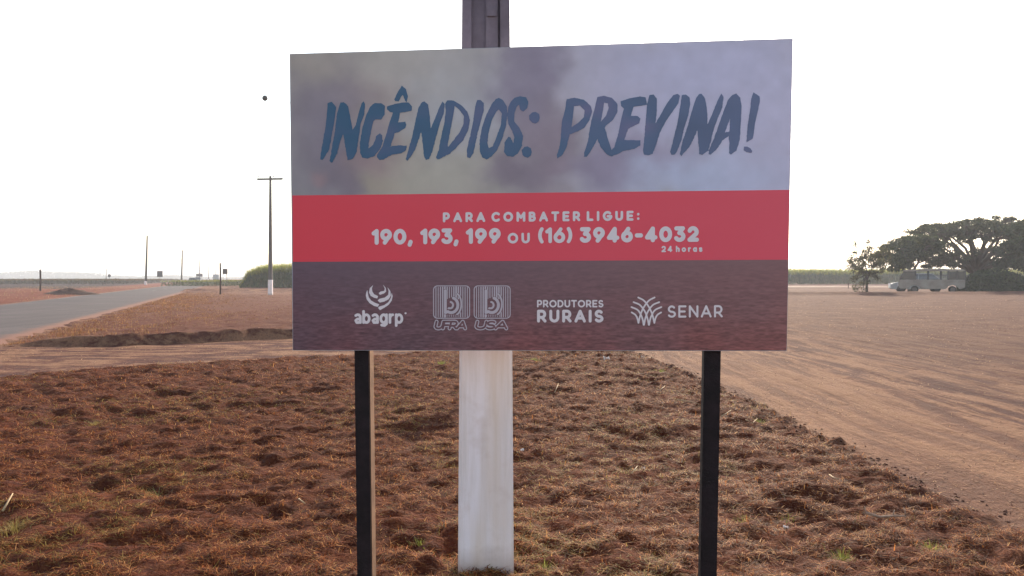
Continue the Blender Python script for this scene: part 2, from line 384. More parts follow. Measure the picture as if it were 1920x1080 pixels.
def blobs(px, py, base, L, wob=28, seed=1):
    wx = px + (fbm(px / 60, py / 60, 4, seed) - .5) * wob * 3; wy = py + (fbm(px / 60 + 7, py / 60, 4, seed + 3) - .5) * wob * 3
    C = np.tile(np.array(base, float), (len(px), 1)); Wt = np.full(len(px), .30)
    C *= Wt[:, None]
    for (x, y, rx, ry, col, s) in L:
        w_ = s * np.exp(-((wx - x) / rx) ** 2 - ((wy - y) / ry) ** 2)
        C += w_[:, None] * np.array(col, float); Wt += w_
    return C / Wt[:, None]
def smoke(px, py):
    L = [(600, 120, 60, 40, (128, 122, 130), 1), (620, 230, 75, 90, (96, 90, 118), 2.2), (570, 330, 60, 50, (106, 104, 128), 1.5), (640, 320, 55, 35, (92, 84, 108), 2.5),
         (720, 305, 60, 26, (116, 98, 116), 1.8), (590, 320, 18, 12, (130, 100, 115), 2), (800, 130, 110, 45, (136, 134, 146), 1.5), (870, 190, 80, 60, (134, 138, 158), 2), (700, 190, 80, 50, (128, 118, 130), 1.4),
         (740, 350, 50, 30, (124, 116, 120), 1.6), (850, 330, 100, 45, (134, 133, 138), 2.4), (1000, 150, 45, 80, (106, 100, 126), 3), (1030, 240, 35, 60, (112, 104, 124), 2.2),
         (980, 330, 42, 32, (98, 90, 112), 3), (1050, 300, 40, 50, (110, 100, 120), 2), (1100, 345, 40, 20, (132, 132, 150), 2), (1160, 310, 60, 32, (112, 106, 132), 2.6), (1240, 290, 60, 22, (122, 116, 144), 2.0),
         (1150, 150, 80, 60, (140, 140, 164), 2), (1300, 140, 150, 70, (146, 150, 182), 2.4), (1330, 330, 120, 40, (140, 150, 180), 2.8), (1450, 250, 90, 150, (148, 150, 180), 2.2), (1230, 230, 70, 40, (138, 140, 170), 1.2)]
    C = blobs(px, py, (128, 126, 136), L) + np.array([-1.5, 2.5, -1.0])
    C *= (1 + (fbm(px / 26, py / 26, 4, 9) - .5) * .09)[:, None]
    lf_ = np.clip(1 - (px - 549) / 620, 0, 1)[:, None]; C = C * (1 + lf_ * np.array([.015, .02, -.07]))
    st = np.exp(-(((py - 340) + (px - 960) * .55) / 14) ** 2) * (px > 880) * (px < 1180)
    C *= 1 - .03 * st[:, None]
    return prt(C)
def redband(px, py):
    t = np.clip((px - 549) / 930, 0, 1); C = np.stack([177 + 0 * t, 50 + 16 * t, 64 + 18 * t], -1)  # paler to the right: faint veiling glare mixed into the ink colour
    return prt(C * (1 + (fbm(px / 80, py / 60, 3, 4) - .5) * .05)[:, None])
def soil(px, py):
    t = np.clip((px - 549) / 930, 0, 1); v = np.clip((py - 490) / 165, 0, 1)
    C = np.stack([75 + 25 * t, 65 + 14 * t, 77 + 6 * t], -1) * (1 - .12 * v)[:, None]
    red = fbm(px / 110, py / 70, 3, 6)[:, None]; C = C + red * np.array([14, -4, -8]) * (1.2 * v)[:, None]
    s = fbm(px / 9, py / 2.2, 3, 21) - .5; s2 = fbm(px / 22, py / 3.2, 4, 55) - .5
    C = C * (1 + (s * .60 + s2 * .40) * (.12 + .7 * v))[:, None]
    return prt(np.clip(C, 20, 200))
m_print = colmat('vinyl_print', .42, .35)
band('smoke_print', ((543.8, 101.8), (1486.2, 73)), ((548.4, 366.5), (1480.3, 356)), smoke, 460, 135, m_print)
band('red_band', ((548.4, 366.5), (1480.3, 356)), ((549.2, 491), (1478, 487)), redband, 200, 40, m_print)
band('soil_print', ((549.2, 491), (1478, 487)), ((549.8, 656), (1474.4, 657)), soil, 700, 160, m_print)

# ---- 2D shapes: signed-field union, marching squares, filled curve
class Field:
    def __init__(s, x0, y0, x1, y1, st=.5):
        s.x0, s.y0, s.st = x0, y0, st; s.w = int((x1 - x0) / st) + 2; s.h = int((y1 - y0) / st) + 2
        s.f = np.full((s.h, s.w), -9.0)       # >0 inside, in pixels
    def win(s, xa, ya, xb, yb):
        i0 = max(0, int((xa - s.x0) / s.st)); i1 = min(s.w, int((xb - s.x0) / s.st) + 2)
        j0 = max(0, int((ya - s.y0) / s.st)); j1 = min(s.h, int((yb - s.y0) / s.st) + 2)
        gx_, gy_ = np.meshgrid(s.x0 + np.arange(i0, i1) * s.st, s.y0 + np.arange(j0, j1) * s.st)
        return (slice(j0, j1), slice(i0, i1)), gx_, gy_
    def dist(s, P, r, closed=False):
        P = np.asarray(P, float); m_ = r + 3
        sl_, gx_, gy_ = s.win(P[:, 0].min() - m_, P[:, 1].min() - m_, P[:, 0].max() + m_, P[:, 1].max() + m_)
        d = np.full(gx_.shape, 99.)
        for a, b_ in zip(P[:-1], P[1:]):
            e = b_ - a; t = np.clip(((gx_ - a[0]) * e[0] + (gy_ - a[1]) * e[1]) / max(e @ e, 1e-9), 0, 1)
            d = np.minimum(d, np.hypot(gx_ - a[0] - t * e[0], gy_ - a[1] - t * e[1]))
        return sl_, d
    def stroke(s, P, r):
        sl_, d = s.dist(P, r); s.f[sl_] = np.maximum(s.f[sl_], r - d)
    def poly(s, P, sub=False):
        P = np.asarray(P, float); sl_, gx_, gy_ = s.win(P[:, 0].min() - 3, P[:, 1].min() - 3, P[:, 0].max() + 3, P[:, 1].max() + 3)
        v = np.clip(polysd(gx_, gy_, P), -9, 9)
        s.f[sl_] = np.minimum(s.f[sl_], -v) if sub else np.maximum(s.f[sl_], v)
    def contours(s):
        f = s.f.copy(); f[0] = f[-1] = -9; f[:, 0] = f[:, -1] = -9; f[f == 0] = 1e-6
        ins = f > 0; h, w_ = f.shape; nxt = {}
        code = ins[:-1, :-1] * 1 + ins[:-1, 1:] * 2 + ins[1:, 1:] * 4 + ins[1:, :-1] * 8
        # edges keyed: ('h', j, i) between (j,i)-(j,i+1); ('v', j, i) between (j,i)-(j+1,i)
        T = {1: [(3, 0)], 2: [(0, 1)], 3: [(3, 1)], 4: [(1, 2)], 5: [(3, 0), (1, 2)], 6: [(0, 2)], 7: [(3, 2)], 8: [(2, 3)], 9: [(2, 0)], 10: [(0, 1), (2, 3)], 11: [(2, 1)], 12: [(1, 3)], 13: [(1, 0)], 14: [(0, 3)]}
        for j, i in zip(*np.nonzero((code > 0) & (code < 15))):
            K = (('h', j, i), ('v', j, i + 1), ('h', j + 1, i), ('v', j, i))
            for a, b_ in T[int(code[j, i])]: nxt[K[a]] = K[b_]
        def pt(k):
            t_, j, i = k
            if t_ == 'h': a, b_ = f[j, i], f[j, i + 1]; return (s.x0 + (i + a / (a - b_)) * s.st, s.y0 + j * s.st)
            a, b_ = f[j, i], f[j + 1, i]; return (s.x0 + i * s.st, s.y0 + (j + a / (a - b_)) * s.st)
        out = []
        while nxt:
            k0, k = next(iter(nxt.items())); loop = []; k = k0
            while k in nxt: loop.append(pt(k)); k = nxt.pop(k)
            if len(loop) > 5: out.append(np.array(loop))
        return out
    def build(s, name, mat, n=.003, colfn=None):
        cu = bpy.data.curves.new(name, 'CURVE'); cu.dimensions = '2D'; cu.fill_mode = 'BOTH'
        for L in s.contours():
            # drop nearly collinear points
            keep = [0]
            for i in range(1, len(L) - 1):
                a = L[keep[-1]]; d1 = L[i] - a; d2 = L[i + 1] - L[i]
                if abs(d1[0] * d2[1] - d1[1] * d2[0]) > .02 * (np.hypot(*d1) + .1) or np.hypot(*d1) > 3: keep.append(i)
            L = L[keep]
            if len(L) < 4: continue
            uv = Snp(L); sp = cu.splines.new('POLY'); sp.points.add(len(uv) - 1)
            sp.points.foreach_set('co', np.hstack([uv * 100, np.zeros((len(uv), 1)), np.ones((len(uv), 1))]).ravel()); sp.use_cyclic_u = True
        co = bpy.data.objects.new(name, cu); COL.objects.link(co)
        dg = bpy.context.evaluated_depsgraph_get(); me = bpy.data.meshes.new_from_object(co.evaluated_get(dg))
        bpy.data.objects.remove(co)
        N = len(me.vertices); v = np.zeros(N * 3); me.vertices.foreach_get('co', v); v = v.reshape(-1, 3)
        uv = v[:, :2] / 100
        me.vertices.foreach_set('co', SW(uv, n).astype(np.float32).ravel()); me.update()
        if colfn: setcol(me, colfn(uv))
        me.name = name
        return link(name, me, mat, sign)

def arc(cx, cy, rx, ry, a0, a1, n=14):
    return [(cx + rx * math.cos(R(a0 + (a1 - a0) * i / n)), cy + ry * math.sin(R(a0 + (a1 - a0) * i / n))) for i in range(n + 1)]
# stroke alphabet: cap height 1, y up; (width, [polylines])
GL = {
 'A': (.86, [[(0, 0), (.43, 1), (.86, 0)], [(.17, .30), (.69, .30)]]),
 'B': (.62, [[(0, 0), (0, 1), (.34, 1)] + arc(.34, .76, .22, .24, 90, -90) + [(0, .52)], [(.34, .52)] + arc(.36, .26, .26, .26, 90, -90) + [(0, 0)]]),
 'C': (.82, [arc(.48, .5, .48, .5, 48, 312, 24)]),
 'D': (.76, [[(0, 0), (0, 1), (.28, 1)] + arc(.28, .5, .48, .5, 90, -90, 20) + [(0, 0)]]),
 'E': (.60, [[(.6, 1), (0, 1), (0, 0), (.6, 0)], [(0, .5), (.52, .5)]]),
 'F': (.58, [[(.58, 1), (0, 1), (0, 0)], [(0, .48), (.5, .48)]]),
 'G': (.88, [arc(.48, .5, .48, .5, 48, 350, 26) + [(.95, .46), (.52, .46)]]),
 'I': (.0, [[(0, 0), (0, 1)]]),
 'L': (.56, [[(0, 1), (0, 0), (.56, 0)]]),
 'M': (.86, [[(0, 0), (0, 1), (.43, .38), (.86, 1), (.86, 0)]]),
 'N': (.74, [[(0, 0), (0, 1), (.74, 0), (.74, 1)]]),
 'O': (.98, [arc(.49, .5, .49, .5, 0, 360, 32)]),
 'P': (.60, [[(0, 0), (0, 1), (.32, 1)] + arc(.32, .68, .29, .32, 90, -90) + [(0, .36)]]),
 'R': (.66, [[(0, 0), (0, 1), (.34, 1)] + arc(.34, .69, .29, .31, 90, -90) + [(0, .38)], [(.34, .38), (.66, 0)]]),
 'S': (.62, [arc(.31, .74, .28, .26, 35, 270, 16) + arc(.31, .24, .31, .24, 90, -150, 18)]),
 'T': (.72, [[(0, 1), (.72, 1)], [(.36, 1), (.36, 0)]]),
 'U': (.72, [[(0, 1), (0, .36)] + arc(.36, .36, .36, .36, 180, 360, 16) + [(.72, 1)]]),
 '0': (.76, [arc(.38, .5, .38, .5, 0, 360, 30)]),
 '1': (.26, [[(0, .80), (.26, 1), (.26, 0)]]),
 '2': (.62, [arc(.31, .68, .31, .32, 160, -30, 14) + [(.0, 0), (.64, 0)]]),
 '3': (.62, [[(.02, 1), (.58, 1), (.27, .60)] + arc(.29, .30, .33, .30, 88, -150, 18)]),
 '4': (.70, [[(.5, 0), (.5, 1), (0, .24), (.72, .24)]]),
 '6': (.66, [arc(.33, .33, .33, .33, 0, 360, 24), [(.06, .46), (.44, 1)]]),
 '9': (.66, [arc(.33, .67, .33, .33, 0, 360, 24), [(.60, .54), (.22, 0)]]),
 '(': (.16, [arc(.62, .5, .62, .78, 138, 222, 12)]),
 ')': (.16, [arc(-.46, .5, .62, .78, 42, -42, 12)]),
 ',': (.06, [[(.06, .04), (-.02, -.20)]]),
 '-': (.34, [[(0, .42), (.34, .42)]]),
 ':': (.0, [[(0, .1), (.0, .11)], [(0, .70), (0, .71)]]),
 'a': (.52, [arc(.27, .33, .27, .33, 0, 360, 20), [(.54, .66), (.54, 0)]]),
 'h': (.50, [[(0, 1), (0, 0)], [(0, .40)] + arc(.25, .40, .25, .26, 180, 0) + [(.5, 0)]]),
 'o': (.60, [arc(.30, .33, .30, .33, 0, 360, 20)]),
 'r': (.30, [[(0, .66), (0, 0)], [(0, .38)] + arc(.26, .38, .26, .27, 180, 80, 8)]),
 's': (.44, [arc(.22, .49, .2, .17, 30, 270, 10) + arc(.22, .16, .22, .17, 90, -150, 12)]),
 ' ': (.22, []),
}
def text(fld, s_, xa, ya, xb, yb, cap, r, gap=None, slant=0, outline=None):
    """write s_ with the ink reaching from xa to xb; baselines ya..yb; cap = ink height; r = half stroke (photo px)"""
    k = cap - 2 * r; ws = [GL[c][0] * k for c in s_]; tot = xb - xa - 2 * r
    g = (tot - sum(ws)) / max(1, len(s_) - 1); hs = 1.0
    if gap is not None: hs = (tot - gap * (len(s_) - 1)) / sum(ws); g = gap
    x = xa + r
    for c, w_ in zip(s_, ws):
        for pl in GL[c][1]:
            P = []
            for (a, b_) in pl:
                yy = b_ * k; xx = x + a * k * hs + slant * yy; P.append((xx, ya + (yb - ya) * (xx - xa) / (xb - xa) - r - yy))
            fld.stroke(P, r)
        x += w_ * hs + g
    return fld
m_white = simple('print_white', (.84, .76, .78), .42, .05, 3, spec=.35)
for wd_, a, b2 in (('PARA', 830.5, 910), ('COMBATER', 921.5, 1088), ('LIGUE:', 1100, 1199)):
    f = Field(820, 385, 1210, 425, .4); yy0 = lambda x: 417 - (x - 830) * 3.2 / 369; text(f, wd_, a, yy0(a), b2, yy0(b2), 18.7, 2.4); f.build('heading_word', m_white)
f = Field(690, 410, 1320, 475, .4)
def yb_(x): return 459.0 - (x - 697) * 5.6 / 613
for s_, a, b2, cap, r in (('190,', 697, 774, 29.5, 3.9), ('193,', 788, 860, 29.5, 3.9), ('199', 873.5, 939, 29.5, 3.9), ('OU', 952, 993.5, 20, 2.4),
                         ('(16)', 1009, 1073, 29.5, 3.4), ('3946-4032', 1087, 1310, 29.5, 4.0)):
    f = Field(a - 8, 410, b2 + 8, 475, .4); text(f, s_, a, yb_(a), b2, yb_(b2), cap, r); f.build('phone_number' if s_ != 'OU' else 'joining_word', m_white)
f = Field(1235, 450, 1325, 480, .35); text(f, '24', 1240, 472.8, 1260.5, 472.6, 11.8, 1.45); f.build('hours_number', m_white)
f = Field(1235, 450, 1325, 480, .35); text(f, 'horas', 1267, 472.6, 1317, 472.2, 11.8, 1.45); f.build('hours_word', m_white)
# abagrp logo + wordmark (heavy rounded lower case)
f = Field(655, 525, 775, 620, .35)
c5 = lambda L: [(640 + a / 5.333, 510 + b_ / 5.333) for a, b_ in L]
for L in ([(262, 180), (268, 215), (275, 250), (300, 285), (340, 308), (380, 322), (368, 348), (330, 340), (285, 312), (256, 275), (246, 235), (252, 200)],
          [(322, 128), (308, 160), (312, 195), (330, 222), (368, 240), (362, 264), (330, 258), (295, 238), (278, 205), (286, 160)],
          [(418, 125), (446, 160), (450, 195), (430, 214), (388, 228), (374, 212), (392, 195), (430, 188), (436, 165)],
          [(462, 150), (492, 190), (497, 235), (475, 272), (430, 296), (386, 306), (364, 284), (385, 266), (435, 255), (470, 228), (474, 190)],
          [(504, 205), (515, 240), (506, 285), (475, 328), (430, 358), (388, 382), (368, 358), (380, 345), (430, 330), (472, 300), (498, 255)]):
    f.poly(c5(L))
rr_ = 2.55
def lo(x0, pl): f.stroke([(x0 + a, b_) for a, b_ in pl], rr_)
xh, bl_ = 590.0, 604.6; mid = (xh + bl_) / 2; ry = (bl_ - xh) / 2
def bowl(x): lo(x, [(5.3 + 5.3 * math.cos(R(t)), mid + ry * math.sin(R(t))) for t in range(0, 361, 15)])
def av(x):   # double-storey a
    lo(x, [(1.2, xh + 1.5), (4, xh), (7, xh + .3), (9.6, xh + 3), (9.8, bl_)]); lo(x, [(9.8, mid + .5), (4, mid + .9), (1.2, mid + 3.6), (3, bl_), (6.6, bl_), (9.8, bl_ - 3)])
av(666.2)
lo(682.0, [(0, 583.8), (0, bl_)]); bowl(682.0)
av(698.4)
bowl(714.3); lo(714.3, [(10.6, xh), (10.6, bl_ + 2.5), (7, bl_ + 5.6), (1.5, bl_ + 4.8)])
lo(731.4, [(0, bl_), (0, xh)]); lo(731.4, [(0, mid - 2), (2.5, xh + .6), (5.2, xh + .2)])
lo(743.2, [(0, xh), (0, bl_ + 5.6)]); bowl(743.2)
f.stroke([(760.6, 587.2), (760.7, 587.2)], 1.9)
f.build('association_logo', m_white)
# twin squares with stripes
f = Field(805, 528, 965, 625, .3)
def rrect(x0, y0, x1, y1, r):
    return arc(x1 - r, y1 - r, r, r, 0, 90, 6) + arc(x0 + r, y1 - r, r, r, 90, 180, 6) + arc(x0 + r, y0 + r, r, r, 180, 270, 6) + arc(x1 - r, y0 + r, r, r, 270, 360, 6) + [(x1, y1 - r)]
g2 = Field(805, 528, 965, 625, .3)
for x0 in (813.2, 889.2):
    g2.stroke(rrect(x0, 536, x0 + 67.5, 596.5, 7), .85)
    for k in range(15):
        x = x0 + 4.4 + k * 4.2; hw = [.8, .7, 1.0, 1.2, 1.4, 1.1, .85, .8, 1.2, 1.5, 1.3, 1.1, .85, .8, .75][k]
        if 5 <= k <= 10:
            g2.stroke([(x, 538.5), (x, 556 + abs(k - 7.5) * 1.5)], hw)
        else: g2.stroke([(x, 538.5), (x, 594)], hw)
    for k in range(9): g2.stroke([(x0 + 20 + 3.4 * k, 590), (x0 + 20 + 3.4 * k, 594)], .5)
    f.stroke([(x0 + 22, 545), (x0 + 22, 586)], 2.6)
    f.stroke([(x0 + 22 + 0, 586)] + arc(x0 + 33, 572, 12.5, 14, 120, -70, 20), 2.7)
    f.stroke([(x0 + 28, 578)] + arc(x0 + 31, 572, 5.5, 6, 110, -80, 12), 1.8)
    f.stroke(arc(x0 + 41, 570, 11, 20, 75, -70, 14), 1.6)
sl_ = slice(None); g2.f = np.minimum(g2.f, np.where(f.f > -.75, -f.f - .75, 9)); f.f = np.maximum(f.f, g2.f)
t = Field(805, 528, 965, 625, .3)
text(t, 'UFRA', 813, 618.3, 875, 618.3, 18, 2.6, gap=2.2, slant=.25); text(t, 'USA', 889.5, 618.3, 952, 618.3, 18, 2.6, gap=3.0, slant=.25)
f.f = np.maximum(f.f, .85 - np.abs(t.f + .1))
m_grey = simple('print_pale_grey', (.60, .53, .58), .42, .05, 3, spec=.35)
f.build('twin_square_logo', m_grey)
f = Field(1000, 555, 1140, 612, .35)
text(f, 'PRODUTORES', 1007, 576.3, 1131.5, 576.3, 14.0, 1.45); text(f, 'RURAIS', 1007, 604.6, 1131.5, 604.6, 24.0, 2.75); f.build('producers_text', m_white)
f = Field(1178, 550, 1360, 618, .35)
c6 = lambda L: [(980 + a / 4.571, 510 + b_ / 4.571) for a, b_ in L]
def smoothp(P, n=8):
    P = [np.array(p, float) for p in P]; P = [2 * P[0] - P[1]] + P + [2 * P[-1] - P[-2]]; out = []
    for i in range(1, len(P) - 2):
        for k in range(n):
            t_ = k / n; a, b_, c_, d_ = P[i - 1:i + 3]
            out.append(.5 * ((2 * b_) + (-a + c_) * t_ + (2 * a - 5 * b_ + 4 * c_ - d_) * t_ ** 2 + (-a + 3 * b_ - 3 * c_ + d_) * t_ ** 3))
    return out + [P[-2]]
for L in ([(990, 218), (1040, 246), (1085, 305), (1112, 370), (1128, 436)], [(950, 258), (1005, 283), (1048, 340), (1070, 400), (1080, 452)],
          [(932, 300), (985, 325), (1015, 370), (1030, 415), (1036, 452)], [(934, 346), (965, 366), (982, 395), (992, 436)]):
    for q in (L, [(2120 - a, b_) for a, b_ in L]): f.stroke(smoothp(c6(q)), 1.55)
text(f, 'SENAR', 1251.5, 595.6, 1355, 595.0, 23, 1.9)
f.build('rural_service_logo', m_white)

# headline brush lettering
H1 = lambda L: [(540 + a / 4, 140 + b_ / 4) for a, b_ in L]
H2 = lambda L: [(1020 + a / 4, 140 + b_ / 4) for a, b_ in L]
def brush(px, py): return (fbm(px / 1.6, py / 1.6, 3, 91) - .5)
A1 = [
 [(300,215),(330,205),(362,245),(345,370),(325,470),(310,560),(285,600),(262,640),(245,635),(248,590),(265,500),(285,380),(297,260)],
 [(395,212),(420,208),(450,235),(470,330),(485,415),(510,380),(535,280),(555,215),(568,203),(578,225),(572,300),(545,370),(530,480),(515,575),(490,630),(450,640),(440,590),(415,440),(385,520),(370,590),(330,660),(315,650),(330,560),(355,420),(370,290)],
 [(650,215),(700,215),(727,235),(725,300),(700,335),(655,335),(640,350),(620,440),(605,520),(605,555),(640,530),(665,460),(690,440),(706,455),(712,500),(690,560),(650,610),(600,628),(560,622),(545,590),(540,520),(560,400),(590,300),(620,240)],
 [(855,85),(885,110),(900,165),(890,205),(880,195),(862,150),(850,165),(830,200),(805,198),(800,185),(825,130)],
 [(745,240),(800,222),(860,210),(905,210),(930,240),(928,270),(880,280),(840,285),(835,320),(825,360),(880,355),(888,375),(880,400),(830,430),(800,440),(785,490),(770,540),(830,530),(890,535),(888,565),(850,590),(780,600),(720,635),(690,640),(668,620),(670,600),(710,540),(740,440),(770,340),(790,285),(765,280),(745,260)],
 [(1005,208),(1025,203),(1050,225),(1062,300),(1070,410),(1100,340),(1140,240),(1160,203),(1175,220),(1168,290),(1145,350),(1120,430),(1100,510),(1080,580),(1060,630),(1035,640),(1020,610),(1015,540),(1000,420),(985,470),(960,550),(925,610),(895,645),(885,635),(905,560),(935,460),(955,360),(980,250)],
 [(1195,195),(1240,195),(1300,230),(1345,280),(1365,340),(1350,420),(1315,490),(1260,550),(1215,590),(1160,620),(1125,637),(1113,625),(1130,570),(1150,470),(1175,360),(1185,270),(1180,220)],
 [(1420,192),(1445,192),(1468,215),(1468,270),(1445,350),(1425,430),(1405,520),(1390,590),(1365,625),(1345,620),(1345,560),(1365,470),(1390,350),(1405,240)],
 [(1580,175),(1610,190),(1640,235),(1645,290),(1635,380),(1610,470),(1570,560),(1530,610),(1490,638),(1460,620),(1440,580),(1438,500),(1455,400),(1490,300),(1530,220),(1560,185)],
 [(1700,175),(1740,163),(1785,172),(1802,205),(1795,250),(1765,277),(1742,262),(1735,225),(1715,240),(1698,290),(1695,350),(1735,400),(1762,460),(1755,530),(1725,590),(1690,615),(1645,610),(1622,580),(1625,510),(1655,465),(1670,475),(1690,515),(1700,470),(1680,420),(1655,370),(1645,310),(1655,240),(1675,200)],
 [(1850 + 37 * math.cos(t_ / 9 * 6.283) * (1 + .08 * (t_ % 3)), 323 + 43 * math.sin(t_ / 9 * 6.283)) for t_ in range(9)],
 [(1792 + 37 * math.cos(t_ / 9 * 6.283) * (1 + .08 * (t_ % 2)), 580 + 42 * math.sin(t_ / 9 * 6.283)) for t_ in range(9)]]
A1h = [[(1250,235),(1285,260),(1320,310),(1318,370),(1290,430),(1245,490),(1200,545),(1200,510),(1215,430),(1235,330),(1245,270)],
 [(1580,260),(1605,290),(1600,370),(1570,460),(1535,540),(1505,555),(1495,520),(1505,430),(1530,340),(1560,280)]]
A2 = [
 [(170,185),(230,175),(300,190),(350,235),(360,280),(340,340),(300,400),(250,425),(190,450),(182,490),(165,550),(130,610),(100,625),(97,605),(120,530),(130,430),(135,350),(160,260)],
 [(400,170),(450,160),(510,175),(550,220),(550,280),(515,340),(460,385),(455,400),(470,450),(500,550),(520,600),(510,615),(475,600),(430,550),(400,480),(370,540),(320,615),(300,615),(302,590),(330,500),(345,400),(360,330),(385,240)],
 [(575,200),(640,180),(720,165),(762,172),(770,225),(715,235),(670,240),(650,310),(700,312),(723,330),(712,365),(670,385),(630,405),(600,490),(650,492),(722,495),(720,530),(680,555),(600,570),(540,600),(505,612),(490,590),(530,540),(560,430),(580,330),(600,255),(578,235)],
 [(790,155),(820,150),(845,180),(845,270),(835,370),(870,310),(920,220),(970,155),(1000,145),(1018,160),(1005,215),(975,260),(915,345),(870,430),(845,510),(815,590),(780,605),(750,600),(745,560),(755,450),(765,330),(775,220)],
 [(1035,155),(1060,150),(1090,170),(1095,220),(1080,310),(1050,400),(1030,490),(1000,570),(975,600),(955,600),(948,575),(970,490),(1000,370),(1020,250)],
 [(1160,150),(1180,145),(1205,175),(1220,250),(1225,340),(1222,385),(1260,300),(1300,200),(1330,143),(1345,170),(1335,250),(1300,330),(1265,430),(1250,500),(1230,570),(1185,600),(1165,595),(1158,520),(1150,415),(1130,460),(1090,540),(1030,610),(1018,595),(1040,500),(1080,380),(1110,270),(1140,180)],
 [(1410,155),(1440,143),(1470,175),(1480,240),(1475,350),(1465,500),(1440,570),(1400,598),(1388,585),(1390,520),(1385,460),(1340,490),(1300,550),(1250,600),(1236,595),(1240,560),(1275,480),(1310,380),(1345,280),(1380,190)],
 [(1570,135),(1615,165),(1618,200),(1600,280),(1580,370),(1565,480),(1520,505),(1520,480),(1528,380),(1545,270),(1555,180)],
 [(1500,540),(1535,545),(1560,570),(1555,585),(1520,583),(1498,565)]]
A2h = [[(225,235),(270,232),(305,270),(300,320),(260,360),(205,395),(215,330)],
 [(450,210),(480,215),(487,250),(465,310),(425,355),(435,300)],
 [(1395,330),(1392,430),(1355,435),(1370,390)]]
f = Field(590, 150, 1435, 315, .45)
for L in A1: f.poly(H1(L))
for L in A2: f.poly(H2(L))
for L in A1h: f.poly(H1(L), True)
for L in A2h: f.poly(H2(L), True)
jj, ii = np.meshgrid(np.arange(f.w), np.arange(f.h)); gxx = f.x0 + jj * f.st; gyy = f.y0 + ii * f.st
f.f = f.f + (fbm(gxx / 3.0, gyy / 3.0, 3, 91) - .5) * 1.5 * np.where(gyy > 245, 1.3, .7) + .25
def headcol(uv):
    t_ = np.clip((uv[:, 0] + 1.0) / 2.0, 0, 1); C = np.stack([34 + 38 * t_, 68 + 18 * t_, 95 + 20 * t_], -1)
    n_ = fbm(uv[:, 0] * 6, uv[:, 1] * 6, 3, 5); C = C * (1 + (n_ - .5) * .25)[:, None] + np.clip(n_ - .55, 0, 1)[:, None] * np.array([50, -10, -10])
    return prt(C)
f.build('headline_lettering', colmat('headline_ink', .42, .35), .003, headcol)

# ---------------------------------------------------------------- utility poles
def nbox_shaft(mb, zs, ws, ds, cham):
    """chamfered tapering rectangular shaft"""
    V = []; 
    for z, w_, d_ in zip(zs, ws, ds):
        a, b_ = w_ / 2, d_ / 2; c_ = cham
        V += [(-a + c_, -b_, z), (a - c_, -b_, z), (a, -b_ + c_, z), (a, b_ - c_, z), (a - c_, b_, z), (-a + c_, b_, z), (-a, b_ - c_, z), (-a, -b_ + c_, z)]
    n = 8; Fs = [(i * n + k, i * n + (k + 1) % n, (i + 1) * n + (k + 1) % n, (i + 1) * n + k) for i in range(len(zs) - 1) for k in range(n)]
    Fs += [tuple(range(n)), tuple((len(zs) - 1) * n + k for k in reversed(range(n)))]
    mb.add(V, Fs)
m_conc = simple('weathered_concrete', (.20, .165, .20), .9, .35, 5, 0, .5, spec=.2)
m_conc2 = simple('distant_concrete', (.16, .14, .13), .9, .3, 2, spec=.2)
m, nt, b = newmat('white_limewash')
s1 = noise(nt, 1.0, 6, .65, pos(nt, 26, 26, 1.6)); s2 = noise(nt, 9, 5, .6, pos(nt)); s3 = noise(nt, 38, 3, .5, pos(nt))
c = ramp(nt, s1, [(.3, (.76, .68, .66)), (.6, (.90, .82, .84))]); s4 = noise(nt, 1.0, 3, .5, pos(nt, 7, 7, .9)); c = mix(nt, ramp(nt, s4, [(.42, 0), (.65, .6)]), c, (.74, .59, .47)); c = mix(nt, ramp(nt, s2, [(.55, 0), (.75, .35)]), c, (.62, .48, .42))
c = mix(nt, ramp(nt, s3, [(.76, 0), (.80, .7)]), c, (.10, .09, .09))
sz = nt.nodes.new('ShaderNodeSeparateXYZ'); nt.links.new(pos(nt), sz.inputs[0])
mr = nt.nodes.new('ShaderNodeMapRange'); nt.links.new(math_(nt, 'ADD', sz.outputs[2], math_(nt, 'MULTIPLY', s2, .16)), mr.inputs[0]); mr.inputs[1].default_value = .10; mr.inputs[2].default_value = .26; mr.inputs[3].default_value = .75; mr.inputs[4].default_value = 0
c = mix(nt, mr.outputs[0], c, (.30, .17, .11))
nt.links.new(c, b.inputs['Base Color']); b.inputs['Roughness'].default_value = .85; bump(nt, b, s2, .25, .01)
m_lime = m
m_metal = simple('galvanised_steel', (.30, .30, .31), .5, .3, 20, .6)
m_ins = simple('brown_porcelain', (.10, .05, .035), .25, .3, 10)
PX0, PY0 = -.139, 4.36
main = thing('utility_pole', (PX0, PY0, 0), 'thick near concrete pole rising behind the board with a white painted foot', 'utility pole')
def shaft_w(z): return .298 - .0145 * z
mb = MB(); zs = [-.3, .05, 2.05]; nbox_shaft(mb, zs, [shaft_w(z) for z in zs], [.24 - .008 * z for z in zs], .014)
mb.build('painted_base', m_lime, main)
